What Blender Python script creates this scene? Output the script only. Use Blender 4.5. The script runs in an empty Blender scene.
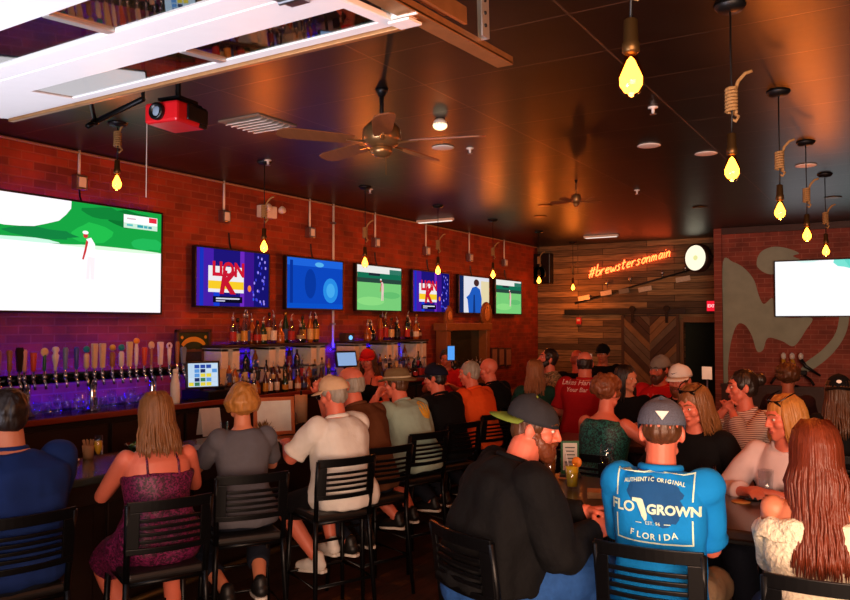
import bpy, bmesh, math, random
from mathutils import Vector as V, Matrix, noise, Quaternion
from mathutils.bvhtree import BVHTree
R = math.radians
SC = bpy.context.scene
COL = bpy.data.collections.new('holder')   # everything is linked to the scene at the end
random.seed(11)

# ---------------------------------------------------------------- camera
F = 780.0
CAM = V((6.29, 0.0, 2.0))
yaw = math.atan(480 / 780.0); pit = math.atan(24 / 780.0)
FW = V((-math.sin(yaw) * math.cos(pit), math.cos(yaw) * math.cos(pit), math.sin(pit)))
RT = V((math.cos(yaw), math.sin(yaw), 0))
UP = RT.cross(FW)
cd = bpy.data.cameras.new('camera')
cam = bpy.data.objects.new('camera', cd)
COL.objects.link(cam)
m = Matrix((RT, UP, -FW)).transposed().to_4x4()
m.translation = CAM
cam.matrix_world = m
cd.sensor_width = 36.0
cd.lens = F / 850 * 36
cd.clip_start = 0.05
SC.camera = cam

def at(px, py, x=None, y=None, z=None):
    """a point of the room seen at a photo pixel, on a known plane"""
    r = FW + RT * ((px - 425) / F) + UP * ((300 - py) / F)
    if x is not None: t = (x - CAM.x) / r.x
    elif y is not None: t = (y - CAM.y) / r.y
    else: t = (z - CAM.z) / r.z
    return CAM + r * t

# ---------------------------------------------------------------- materials
def lin(c):
    o = []
    for v in c[:3]:
        v = v / 255.0
        o.append(v / 12.92 if v <= 0.04045 else ((v + 0.055) / 1.055) ** 2.4)
    return (*o, 1.0)

MATS = {}
def mat(name, rgb, rough=0.6, metal=0.0, var=0.15, scale=14.0, bump=0.0, emit=0.0, trans=0.0, spec=0.5, stretch=None, ior=1.45, sheen=0.0, coat=0.0):
    if name in MATS: return MATS[name]
    m = bpy.data.materials.new(name); m.use_nodes = True
    nt = m.node_tree; b = nt.nodes['Principled BSDF']
    c = lin(rgb)
    b.inputs['Roughness'].default_value = rough
    b.inputs['Metallic'].default_value = metal
    b.inputs['Specular IOR Level'].default_value = spec
    b.inputs['IOR'].default_value = ior
    b.inputs['Transmission Weight'].default_value = trans
    if sheen: b.inputs['Sheen Weight'].default_value = sheen
    if coat:
        b.inputs['Coat Weight'].default_value = coat; b.inputs['Coat Roughness'].default_value = .12
    tc = nt.nodes.new('ShaderNodeTexCoord')
    src = tc.outputs['Object']
    if stretch:
        mp = nt.nodes.new('ShaderNodeMapping'); mp.inputs['Scale'].default_value = stretch
        nt.links.new(src, mp.inputs['Vector']); src = mp.outputs['Vector']
    n = nt.nodes.new('ShaderNodeTexNoise'); n.inputs['Scale'].default_value = scale; n.inputs['Detail'].default_value = 4
    nt.links.new(src, n.inputs['Vector'])
    mx = nt.nodes.new('ShaderNodeMix'); mx.data_type = 'RGBA'
    lo = tuple(max(0, v * (1 - var)) for v in c[:3]) + (1,)
    hi = tuple(min(1, v * (1 + var)) for v in c[:3]) + (1,)
    mx.inputs[6].default_value = lo; mx.inputs[7].default_value = hi
    nt.links.new(n.outputs['Fac'], mx.inputs[0])
    nt.links.new(mx.outputs[2], b.inputs['Base Color'])
    if emit:
        nt.links.new(mx.outputs[2], b.inputs['Emission Color'])
        b.inputs['Emission Strength'].default_value = emit
    if bump:
        bp = nt.nodes.new('ShaderNodeBump'); bp.inputs['Strength'].default_value = bump; bp.inputs['Distance'].default_value = .02
        nt.links.new(n.outputs['Fac'], bp.inputs['Height']); nt.links.new(bp.outputs['Normal'], b.inputs['Normal'])
    MATS[name] = m
    return m

def glow(name, rgb, strength=1.0):
    """something that gives off its own light (a screen, a lamp, a strip)"""
    if name in MATS: return MATS[name]
    m = bpy.data.materials.new(name); m.use_nodes = True
    nt = m.node_tree; nt.nodes.clear()
    e = nt.nodes.new('ShaderNodeEmission'); o = nt.nodes.new('ShaderNodeOutputMaterial')
    e.inputs['Color'].default_value = lin(rgb); e.inputs['Strength'].default_value = strength
    nt.links.new(e.outputs[0], o.inputs[0])
    MATS[name] = m
    return m

def pane(name, rgb, refl=0.12, rough=0.03, ior=1.5):
    """thin clear glass: see-through with a mirror-like sheen"""
    if name in MATS: return MATS[name]
    m = bpy.data.materials.new(name); m.use_nodes = True
    nt = m.node_tree; nt.nodes.clear()
    t = nt.nodes.new('ShaderNodeBsdfTransparent'); g = nt.nodes.new('ShaderNodeBsdfGlossy'); f = nt.nodes.new('ShaderNodeFresnel')
    a = nt.nodes.new('ShaderNodeMath'); a.operation = 'ADD'; a.inputs[1].default_value = refl; a.use_clamp = True
    x = nt.nodes.new('ShaderNodeMixShader'); o = nt.nodes.new('ShaderNodeOutputMaterial')
    t.inputs['Color'].default_value = lin(rgb); g.inputs['Roughness'].default_value = rough; f.inputs['IOR'].default_value = ior
    ge = nt.nodes.new('ShaderNodeNewGeometry'); iv = nt.nodes.new('ShaderNodeMath'); iv.operation = 'SUBTRACT'; iv.inputs[0].default_value = 1
    mu = nt.nodes.new('ShaderNodeMath'); mu.operation = 'MULTIPLY'
    nt.links.new(ge.outputs['Backfacing'], iv.inputs[1]); nt.links.new(f.outputs[0], a.inputs[0])
    nt.links.new(a.outputs[0], mu.inputs[0]); nt.links.new(iv.outputs[0], mu.inputs[1]); nt.links.new(mu.outputs[0], x.inputs[0])
    nt.links.new(t.outputs[0], x.inputs[1]); nt.links.new(g.outputs[0], x.inputs[2]); nt.links.new(x.outputs[0], o.inputs[0])
    MATS[name] = m
    return m

# ---------------------------------------------------------------- mesh building
def perp(d):
    d = d.normalized()
    a = V((0, 0, 1)) if abs(d.z) < .9 else V((0, 1, 0))
    u = d.cross(a).normalized()
    return u, d.cross(u).normalized()

class MB:
    def __init__(s): s.bm = bmesh.new(); s.mi = 0
    def _f(s, vs):
        try:
            f = s.bm.faces.new(vs); f.material_index = s.mi; return f
        except ValueError: return None
    def box(s, c, size, rot=None):
        c = V(c); h = V(size) / 2
        vs = []
        for z in (-1, 1):
            for x, y in ((-1, -1), (1, -1), (1, 1), (-1, 1)):
                p = V((x * h.x, y * h.y, z * h.z))
                if rot is not None: p = rot @ p
                vs.append(s.bm.verts.new(c + p))
        for f in ((3, 2, 1, 0), (4, 5, 6, 7), (0, 1, 5, 4), (1, 2, 6, 5), (2, 3, 7, 6), (3, 0, 4, 7)):
            s._f([vs[i] for i in f])
        return s
    def rings(s, rings, close=True):
        rs = [[s.bm.verts.new(p) for p in r] for r in rings]
        n = len(rs[0])
        for a, b in zip(rs, rs[1:]):
            for i in range(n): s._f([a[i], a[(i + 1) % n], b[(i + 1) % n], b[i]])
        if close:
            s._f(list(reversed(rs[0]))); s._f(rs[-1])
        return s
    def tube(s, pts, rad, seg=10, closed=False, cap=True, flat=1.0):
        pts = [V(p) for p in pts]
        if not hasattr(rad, '__len__'): rad = [rad] * len(pts)
        n = len(pts); rs = []
        u = None
        for i, p in enumerate(pts):
            if closed: d = pts[(i + 1) % n] - pts[i - 1]
            else: d = pts[min(i + 1, n - 1)] - pts[max(i - 1, 0)]
            d = d.normalized() if d.length > 1e-9 else V((0, 0, 1))
            if u is None: u, w = perp(d)
            else:
                u = (u - d * u.dot(d))
                u = u.normalized() if u.length > 1e-6 else perp(d)[0]
                w = d.cross(u)
            rs.append([p + (u * math.cos(2 * math.pi * k / seg) + w * flat * math.sin(2 * math.pi * k / seg)) * rad[i] for k in range(seg)])
        if closed: rs.append(rs[0])
        return s.rings(rs, close=cap and not closed)
    def capsule(s, pts, rad, seg=12):
        """tapered limb with round ends"""
        pts = [V(p) for p in pts]
        if not hasattr(rad, '__len__'): rad = [rad] * len(pts)
        d0 = (pts[0] - pts[1]).normalized(); d1 = (pts[-1] - pts[-2]).normalized()
        P, Q = [], []
        for k in (90, 62, 32):
            P.append(pts[0] + d0 * rad[0] * math.sin(R(k))); Q.append(max(rad[0] * math.cos(R(k)), 1e-4))
        P += pts; Q += list(rad)
        for k in (32, 62, 90):
            P.append(pts[-1] + d1 * rad[-1] * math.sin(R(k))); Q.append(max(rad[-1] * math.cos(R(k)), 1e-4))
        return s.tube(P, Q, seg)
    def ell(s, c, r, mx=None, seg=20, rows=12):
        c = V(c); rs = []
        if not hasattr(r, '__len__'): r = (r, r, r)
        for j in range(rows + 1):
            th = math.pi * j / rows; sn = max(math.sin(th), 1e-3)
            rg = []
            for k in range(seg):
                p = V((r[0] * sn * math.cos(2 * math.pi * k / seg), r[1] * sn * math.sin(2 * math.pi * k / seg), -r[2] * math.cos(th)))
                if mx is not None: p = mx @ p
                rg.append(c + p)
            rs.append(rg)
        return s.rings(rs)
    def lathe(s, prof, c=(0, 0, 0), seg=16, mx=None, close=True):
        c = V(c); rs = []
        for r, z in prof:
            rg = []
            for k in range(seg):
                p = V((max(r, 1e-4) * math.cos(2 * math.pi * k / seg), max(r, 1e-4) * math.sin(2 * math.pi * k / seg), z))
                if mx is not None: p = mx @ p
                rg.append(c + p)
            rs.append(rg)
        return s.rings(rs, close)
    def prism(s, poly, o, ax, ay, depth):
        """polygon in the plane o+ax*u+ay*v, pushed along the normal"""
        o, ax, ay = V(o), V(ax), V(ay); n = ax.cross(ay).normalized()
        a = [s.bm.verts.new(o + ax * u + ay * v) for u, v in poly]
        if depth:
            b = [s.bm.verts.new(o + ax * u + ay * v + n * depth) for u, v in poly]
            s._f(list(reversed(a))); s._f(b)
            k = len(a)
            for i in range(k): s._f([a[i], a[(i + 1) % k], b[(i + 1) % k], b[i]])
        else: s._f(a)
        return s
    def build(s, name, mats, parent=None, smooth=False, bevel=0.0, loc=None, rz=0.0, fix=True):
        if fix: bmesh.ops.recalc_face_normals(s.bm, faces=s.bm.faces)
        me = bpy.data.meshes.new(name); s.bm.to_mesh(me); s.bm.free()
        return link(name, me, mats, parent, smooth, bevel, loc, rz)

def link(name, me, mats, parent=None, smooth=False, bevel=0.0, loc=None, rz=0.0):
    o = bpy.data.objects.new(name, me); COL.objects.link(o)
    for q in (mats if isinstance(mats, (list, tuple)) else [mats]): me.materials.append(q)
    if smooth:
        for p in me.polygons: p.use_smooth = True
    if bevel:
        b = o.modifiers.new('bevel', 'BEVEL'); b.width = bevel; b.segments = 2; b.limit_method = 'ANGLE'
    if parent: o.parent = parent
    if loc is not None: o.location = loc
    if rz: o.rotation_euler.z = rz
    return o

def solid(mb, voxel, smooth=3, wr=0.0, wscale=14.0, wz=1.0, bias=.45):
    """fuse overlapping shapes to one continuous skin; optional soft folds"""
    me = bpy.data.meshes.new('t'); bmesh.ops.recalc_face_normals(mb.bm, faces=mb.bm.faces); mb.bm.to_mesh(me); mb.bm.free()
    o = bpy.data.objects.new('t', me); SC.collection.objects.link(o)
    r = o.modifiers.new('r', 'REMESH'); r.mode = 'VOXEL'; r.voxel_size = voxel
    if smooth:
        q = o.modifiers.new('s', 'SMOOTH'); q.iterations = smooth; q.factor = .5
    dg = bpy.context.evaluated_depsgraph_get()
    out = bpy.data.meshes.new_from_object(o.evaluated_get(dg))
    bpy.data.objects.remove(o); bpy.data.meshes.remove(me)
    if wr:
        off = V((random.random() * 50, random.random() * 50, random.random() * 50))
        nor = [v.normal.copy() for v in out.vertices]
        for v, nv in zip(out.vertices, nor):
            p = V((v.co.x * wscale, v.co.y * wscale, v.co.z * wscale * wz)) + off
            v.co += nv * wr * (.75 * noise.noise(p) + bias)
    return out

def tag(o, label=None, cat=None, group=None, kind=None):
    if label: o['label'] = label
    if cat: o['category'] = cat
    if group: o['group'] = group
    if kind: o['kind'] = kind
    return o

def thing(name, loc, label, cat, group=None, rz=0.0):
    o = bpy.data.objects.new(name, None); COL.objects.link(o)
    o.empty_display_size = .05
    o.location = loc; o.rotation_euler.z = rz
    return tag(o, label, cat, group)

def copy_tree(o, loc=None, rz=None, label=None, group=None, parent=None):
    c = o.copy(); COL.objects.link(c)
    if parent: c.parent = parent
    if loc is not None: c.location = loc
    if rz is not None: c.rotation_euler.z = rz
    if label: c['label'] = label
    if group: c['group'] = group
    for ch in o.children: copy_tree(ch, parent=c)
    return c

def struct(o): o['kind'] = 'structure'; return o

def text_bm(mb, s, size, o, ax, ay, depth=.004, align='CENTER', shear=0.0, bold=0.0, cuts=0, spacing=1.0):
    """letters as flat mesh at o, running along ax, upright along ay"""
    cu = bpy.data.curves.new('t', 'FONT'); cu.body = s; cu.size = size; cu.align_x = align; cu.align_y = 'CENTER'
    cu.shear = shear; cu.offset = bold; cu.resolution_u = 3; cu.space_character = spacing
    if depth: cu.extrude = depth / 2
    t = bpy.data.objects.new('t', cu); SC.collection.objects.link(t)
    me = bpy.data.meshes.new_from_object(t.evaluated_get(bpy.context.evaluated_depsgraph_get()))
    bpy.data.objects.remove(t); bpy.data.curves.remove(cu)
    b2 = bmesh.new(); b2.from_mesh(me); bpy.data.meshes.remove(me)
    if cuts:
        bmesh.ops.triangulate(b2, faces=b2.faces)
        for _ in range(cuts):
            e = [e for e in b2.edges if e.calc_length() > size * .18]
            if not e: break
            bmesh.ops.subdivide_edges(b2, edges=e, cuts=1)
            bmesh.ops.triangulate(b2, faces=b2.faces)
    ax, ay, o = V(ax), V(ay), V(o); n = ax.cross(ay)
    mp = {v: mb.bm.verts.new(o + ax * v.co.x + ay * v.co.y + n * v.co.z) for v in b2.verts}
    for f in b2.faces: mb._f([mp[v] for v in f.verts])
    b2.free()
    return mb
# ---------------------------------------------------------------- people
SKIN = mat('skin', (206, 128, 96), .5, var=.12, scale=9, bump=.05)
SKIN2 = mat('skin_tan', (186, 104, 74), .5, var=.12, scale=9, bump=.05)
SKIN3 = mat('skin_flushed', (214, 112, 88), .48, var=.15, scale=9, bump=.05)
LIP = mat('lips', (158, 66, 60), .4)
EYEW = mat('eye_white', (226, 218, 208), .25)
IRIS = mat('iris', (40, 28, 20), .2)
def hairmat(n, rgb): return mat('hair_' + n, rgb, .42, var=.45, scale=60, stretch=(1, 1, .12), bump=.4)
def cloth(n, rgb, var=.12, scale=24, bump=.25, rough=.85): return mat('cloth_' + n, rgb, rough, var=var, scale=scale, bump=bump, sheen=0, spec=.2)

def ik(S, T, l1, l2, pole):
    S, T = V(S), V(T); d = T - S; L = d.length
    if L > (l1 + l2) * .995: d = d * ((l1 + l2) * .995 / L); L = d.length; T = S + d
    if L < abs(l1 - l2) + .03: d = d.normalized() * (abs(l1 - l2) + .03); L = d.length; T = S + d
    u = d.normalized(); a = (l1 * l1 - l2 * l2 + L * L) / (2 * L); h = math.sqrt(max(l1 * l1 - a * a, 0))
    p = V(pole); p = p - u * p.dot(u); p = p.normalized()
    return S + u * a + p * h, T

class Person:
    def __init__(s, label, x, y, rz, sex='m', build=1.0, scale=1.0, seat=.74, lean=8, side=0, twist=0, head=(0, 0, 0),
                 hands=None, poles=None, feet=None, skin=None, face=True, vox=.009, stand=False, group=None, curl=(35, 35), palms=None, neckf=0.0, nk=.160):
        s.k = k = scale; s.sex = sex; s.b = build; s.vox = vox; s.skin = skin or SKIN; s.face = face
        s.root = thing('person', (x, y, 0), label, 'person', group, R(rz))
        W = sex == 'w'
        s.W = W
        pz = (seat + .115) if not stand else .94 * k
        s.pel = V((0, 0, pz))
        # spine: points every 5 cm of height, bending with the lean
        s.sp = []; p = V(s.pel); N = 14; st = .04 * k
        for i in range(N + 1):
            t = i / N
            a = R(lean * (.45 + .95 * t)); b = R(side * (.4 + .9 * t))
            d = V((math.sin(b), math.sin(a), math.cos(a) * math.cos(b))).normalized()
            s.sp.append((V(p), d, R(twist) * t)); p = p + d * st
        # profile: height along the spine (m), half width, half depth, shift forward
        if W: pr = [(-.11, .13, .10, 0), (-.06, .172, .125, 0), (0, .178, .13, 0), (.06, .162, .118, 0), (.13, .135, .100, 0), (.2, .132, .098, 0), (.28, .146, .108, .012), (.34, .155, .108, .012), (.40, .150, .095, 0), (.445, .128, .078, 0), (.475, .085, .064, 0), (.50, .056, .055, 0)]
        else: pr = [(-.11, .135, .11, 0), (-.06, .165, .128, 0), (0, .172, .132, 0), (.06, .168, .13, .005), (.13, .165, .128, .012), (.2, .168, .128, .012), (.28, .182, .13, .01), (.34, .192, .128, .008), (.40, .188, .112, 0), (.445, .158, .092, 0), (.475, .105, .076, 0), (.50, .066, .064, 0)]
        s.prof = [(t * k, rx * k * (build if t < .44 else 1 + (build - 1) * .5), ry * k * (build if t < .44 else 1 + (build - 1) * .6) * (1.0 if W else 1 + max(0, build - 1) * (1.2 if t < .22 else .4)), f * k) for t, rx, ry, f in pr]
        sw = (.148 if W else .182) * k * (1 + (build - 1) * .75)
        c, ax, ay = s.fr(.425 * k)
        s.sh = [c - ax * sw, c + ax * sw]
        nb, ax, ay = s.fr(.49 * k)
        hd = s.sp[-1][1]
        s.neck = nb
        up = (hd + V((0, 0, 1.2))).normalized()
        s.hc = nb + up * nk * k + V((0, .02 * k, 0)) + V((0, neckf, 0))
        s.H = Matrix.Translation(s.hc) @ Matrix.Rotation(R(head[0]), 4, 'Z') @ Matrix.Rotation(R(head[1]), 4, 'X') @ Matrix.Rotation(R(head[2]), 4, 'Y') @ Matrix.Scale(k * (.95 if W else 1.0), 4)
        s.l1, s.l2 = .285 * k, .255 * k
        if hands is None: hands = ((-.16, .42, 1.13), (.16, .42, 1.13))
        if poles is None: poles = ((-.6, -.3, -1), (.6, -.3, -1))
        s.arm = [(s.sh[i], *ik(s.sh[i], hands[i], s.l1, s.l2, poles[i])) for i in (0, 1)]
        hx = (.095 if W else .09) * k * build
        s.hip = [s.pel + V((-hx, 0, -.03)), s.pel + V((hx, 0, -.03))]
        if feet is None:
            feet = ((-.11, .33, .36), (.11, .33, .36)) if not stand else ((-.11, 0, .09), (.11, .03, .09))
        lp = ((-.25, 1, .5), (.25, 1, .5))
        s.leg = [(s.hip[i], *ik(s.hip[i], feet[i], .43 * k, .42 * k, lp[i])) for i in (0, 1)]
        s.curl = curl
        s.palms = palms or (V((.3, 0, -1)), V((-.3, 0, -1)))
        s.makebody()
    def fr(s, t):
        st = .04 * s.k
        i = max(0, min(len(s.sp) - 2, int(math.floor(t / st))))
        p, d, tw = s.sp[i]; p2, d2, tw2 = s.sp[i + 1]
        f = t / st - i
        c = p + (p2 - p) * f; d = d.lerp(d2, max(0, min(1, f))).normalized(); tw = tw + (tw2 - tw) * f
        ax = V((math.cos(tw), math.sin(tw), 0)); ax = (ax - d * ax.dot(d)).normalized()
        return c, ax, d.cross(ax)
    def torso(s, mb, t0, t1, off=0.0, flare=0.0, seg=28, hem=None):
        ts = sorted({t0, t1, *[q[0] for q in s.prof if t0 < q[0] < t1]})
        rs = []
        for t in ts:
            for a, b in zip(s.prof, s.prof[1:]):
                if a[0] <= t <= b[0] + 1e-9:
                    f = (t - a[0]) / (b[0] - a[0]); rx, ry, sf = [a[j] + (b[j] - a[j]) * f for j in (1, 2, 3)]; break
            else: rx, ry, sf = s.prof[0][1:] if t < s.prof[0][0] else s.prof[-1][1:]
            e = off + (flare * max(0, (.12 - t) / .2) if flare else 0)
            c, ax, ay = s.fr(t)
            ring = []
            for j in range(seg):
                a = 2 * math.pi * j / seg; cs, sn = math.cos(a), math.sin(a)
                q = 2.35
                cs = math.copysign(abs(cs) ** (2 / q), cs); sn = math.copysign(abs(sn) ** (2 / q), sn)
                ring.append(c + ax * (rx + e) * cs + ay * ((ry + e) * sn + sf))
            rs.append(ring)
        mb.rings(rs)
        return mb
    def hp(s, p): return s.H @ V(p)
    def headcap(s, mb, pts, r, seg=10):
        mb.capsule([s.hp(p) for p in pts], [q * s.H.to_scale().x for q in (r if hasattr(r, '__len__') else [r] * len(pts))], seg)
    def headell(s, mb, c, r, seg=20, rows=12, rot=None):
        mx = s.H.to_3x3() if rot is None else s.H.to_3x3() @ rot
        mb.ell(s.hp(c), r, mx, seg, rows)
    def armpts(s, i, a, b):
        """points along the arm between fractions a and b (0 shoulder, 1 elbow, 2 wrist)"""
        S, E, T = s.arm[i]
        g = lambda t: S.lerp(E, t) if t <= 1 else E.lerp(T, t - 1)
        ts = [a] + [t for t in (.12, .35, .7, .9, 1, 1.1, 1.25, 1.6) if a < t < b] + [b]
        m = (.82 if s.W else 1.0) * s.k * (1 + (s.b - 1) * .8)
        ra = lambda t: m * (.058 if t < .2 else .058 - (t - .2) / .8 * .014 if t < 1 else .044 - (0 if t < 1.25 else (t - 1.25) / .75 * .016))
        return [g(t) for t in ts], [ra(t) for t in ts]
    def legpts(s, i, a, b):
        S, E, T = s.leg[i]
        g = lambda t: S.lerp(E, t) if t <= 1 else E.lerp(T, t - 1)
        ts = [a] + [t for t in (.15, .4, .7, .92, 1, 1.08, 1.3, 1.5, 1.8) if a < t < b] + [b]
        m = s.k * (1 + (s.b - 1) * .6)
        def ra(t):
            if t < .15: return .086 * m
            if t < 1: return m * (.086 - (t - .15) / .85 * .028)
            if t < 1.3: return m * (.058)
            return m * (.058 - (t - 1.3) / .7 * .022)
        return [g(t) for t in ts], [ra(t) for t in ts]
    def hand(s, mb, i):
        S, E, T = s.arm[i]; k = s.k * (.9 if s.W else 1.0)
        f = (T - E).normalized(); n = V(s.palms[i]); n = (n - f * n.dot(f)).normalized()
        sd = f.cross(n).normalized()
        th = 1 if (sd.x > 0) == (i == 0) else -1   # thumb on the inner side
        w = T
        # palm: rounded slab
        rs = []
        for d, hw, ht in ((-.01, .026, .02), (.015, .034, .019), (.05, .041, .017), (.085, .040, .014), (.096, .034, .010)):
            c = w + f * d * k
            rs.append([c + sd * hw * k * math.cos(a) + n * ht * k * math.sin(a) for a in [2 * math.pi * j / 12 for j in range(12)]])
        mb.rings(rs)
        cu = R(s.curl[i])
        for j, (o, L) in enumerate(((.030, .070), (.0105, .080), (-.0105, .074), (-.031, .058))):
            b = w + f * .08 * k + sd * th * o * k
            p = [b]; a = cu * .55
            for m_, fr_ in enumerate((.45, .32, .23)):
                d = (f * math.cos(a) + n * math.sin(a) + sd * th * (.12 * (1.5 - j) * .35)).normalized()
                p.append(p[-1] + d * L * fr_ * k * (1.1 if m_ == 0 else 1)); a += cu * .8
            mb.capsule(p, [q * k for q in (.0098, .0092, .0085, .0074)], 8)
        b = w + f * .022 * k + sd * th * .026 * k
        d1 = (f * .75 + sd * th * .75 + n * .25).normalized(); d2 = (f * 1.0 + sd * th * .25 + n * .45).normalized()
        mb.capsule([b, b + d1 * .042 * k, b + d1 * .042 * k + d2 * .03 * k, b + d1 * .042 * k + d2 * .055 * k], [.014 * k, .0115 * k, .010 * k, .008 * k], 8)
        s.hn = getattr(s, 'hn', {}); s.hn[i] = (w, f, n, sd)
    def makebody(s):
        mb = MB()
        s.torso(mb, s.prof[0][0], s.prof[-1][0])
        k = s.k
        mb.capsule([s.neck - V((0, 0, .03)), s.neck.lerp(s.hc, .45), s.hc + V((0, 0, -.02))], [(.058 if s.W else .068) * k * (1 + (s.b - 1) * .5), (.05 if s.W else .062) * k * (1 + (s.b - 1) * .5), (.05 if s.W else .06) * k], 16)
        for i in (0, 1):
            p, r = s.armpts(i, 0, 2); mb.capsule(p, r, 14)
            mb.ell(s.sh[i], .058 * k * (.86 if s.W else 1))
            s.hand(mb, i)
            p, r = s.legpts(i, 0, 2); mb.capsule(p, r, 14)
            a = s.leg[i][2]; fd = V(((-.12, .12)[i], 1, -.12)).normalized()
            s.footdir = fd
            mb.capsule([a + V((0, -.025, -.03)) * k, a + fd * .08 * k + V((0, 0, -.035)) * k, a + fd * .155 * k + V((0, 0, -.045)) * k], [.034 * k, .036 * k, .024 * k], 12)
        if s.W:
            for sx in (-1, 1):
                c, ax, ay = s.fr(.30 * k)
                mb.ell(c + ax * sx * .068 * k + ay * .09 * k, (.066 * k, .06 * k, .066 * k))
        # head
        e = lambda c, r, **q: s.headell(mb, c, r, **q)
        e((0, -.012, .032), (.077, .096, .09)); e((0, .022, -.035), (.062, .068, .074)); e((0, .03, .02), (.066, .064, .07))
        s.headcap(mb, [(-.045, .035, -.07), (0, .068, -.098), (.045, .035, -.07)], [.022, .026, .022])
        for sx in (-1, 1):
            e((sx * .04, .056, -.022), (.03, .03, .03))
            e((sx * .077, -.008, -.008), (.013, .024, .034), rot=Matrix.Rotation(R(sx * 18), 3, 'Z'))
            s.headcap(mb, [(sx * .012, .086, .034), (sx * .05, .07, .032)], [.012, .011], 8)
            e((sx * .012, .098, -.03), (.011, .012, .009))
        s.headcap(mb, [(0, .088, .022), (0, .101, -.004), (0, .111, -.026)], [.0095, .0105, .0125], 8)
        e((0, .084, -.062), (.027, .016, .016)); e((0, .08, -.045), (.024, .012, .018))
        s.body = link('body', solid(mb, s.vox, 2), s.skin, s.root, True)
        if s.face:
            for sx in (-1, 1):
                q = MB(); q.mi = 0; s.headell(q, (sx * .031, .081, .008), (.0145, .0085, .0072), 12, 8)
                q.mi = 1; s.headell(q, (sx * .031, .0855, .008), (.0062, .0052, .0062), 10, 6)
                q.build('eye', [EYEW, IRIS], s.root, True)
            q = MB(); s.headcap(q, [(-.021, .0905, -.0615), (0, .0985, -.060), (.021, .0905, -.0615)], [.0035, .0062, .0035], 8)
            s.headcap(q, [(-.018, .090, -.068), (0, .0975, -.070), (.018, .090, -.068)], [.0035, .0066, .0035], 8)
            q.build('lips', LIP, s.root, True)
    def brows(s, m):
        for sx in (-1, 1):
            q = MB(); s.headcap(q, [(sx * .014, .0975, .034), (sx * .034, .092, .0395), (sx * .052, .077, .034)], [.004, .0048, .003], 6)
            q.build('eyebrow', m, s.root, True)
        return s
    # ---- clothes
    def shirt(s, m, sleeve=.62, t0=-.09, t1=.478, off=.014, flare=.02, slo=.016, name='shirt', wr=.016, sleeve0=None, cuff=None, arms=(0, 1)):
        mb = MB(); k = s.k
        s.torso(mb, t0 * k, t1 * k, off, flare)
        if sleeve:
            for i in arms:
                p, r = s.armpts(i, sleeve0 or 0, sleeve)
                r = [q + slo + (.012 if sleeve < 1 and j == len(r) - 1 else 0) for j, q in enumerate(r)]
                if sleeve0: mb.tube(p, r, 16)
                else:
                    mb.tube([p[0]] + p, [.02] + r, 16); mb.ell(s.sh[i], .062 * k * (.86 if s.W else 1) * (1 + (s.b - 1) * .5) + slo)
        if s.W and t1 > .3:
            for sx in (-1, 1):
                c, ax, ay = s.fr(.30 * k)
                mb.ell(c + ax * sx * .068 * k + ay * .09 * k, (.066 * k + off, .06 * k + off, .066 * k + off))
        s.top = link(name, solid(mb, max(s.vox, .009), 3, wr, 11, .6), m, s.root, True)
        return s
    def collar(s, m, name='collar', r=.075):
        q = MB(); c, ax, ay = s.fr(.485 * s.k); pts = []
        for j in range(20):
            a = 2 * math.pi * j / 20
            pts.append(c + ax * r * s.k * math.cos(a) + ay * (r * s.k * math.sin(a)) + V((0, 0, .012 - .022 * max(0, math.sin(a)))))
        q.tube(pts, .016, 8, closed=True); q.build(name, m, s.root, True); return s
    def strap(s, m, w=.008):
        for sx in (-1, 1):
            q = MB(); pts = []; k = s.k
            for t, d in ((.33, -1), (.40, -1), (.455, -.75), (.478, 0), (.45, .8), (.36, 1)):
                c, ax, ay = s.fr(t * k)
                ry = next(a[2] for a in s.prof if a[0] >= t * k - 1e-9)
                pts.append(c + ax * sx * (.082 if t < .45 else .075) * k + ay * d * (ry * .93 + .008))
            q.tube(pts, w, 8); q.build('strap', m, s.root, True)
        return s
    def pants(s, m, to=1.93, off=.014, name='trousers', wr=.014):
        mb = MB(); k = s.k
        s.torso(mb, -.115 * k, .05 * k, off - .004)
        for i in (0, 1):
            p, r = s.legpts(i, 0, to); mb.tube([p[0]] + p, [.03] + [q + off + (.008 if to < 1.2 else 0) for q in r], 16)
            mb.ell(s.hip[i], .095 * k * (1 + (s.b - 1) * .6) + off)
        s.bot = link(name, solid(mb, max(s.vox, .010), 3, wr, 9), m, s.root, True); return s
    def skirt(s, m, off=.02, name='skirt', to=.8):
        mb = MB(); k = s.k
        s.torso(mb, -.115 * k, .16 * k, off)
        for i in (0, 1):
            p, r = s.legpts(i, 0, to); mb.tube(p, [q + .03 for q in r], 16)
        a, b = s.leg[0], s.leg[1]
        mb.tube([(a[0] + b[0]) / 2, (a[0].lerp(a[1], min(1, to)) + b[0].lerp(b[1], min(1, to))) / 2], [.1, .075], 14)
        link(name, solid(mb, .012, 4, .02, 10), m, s.root, True); return s
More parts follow.
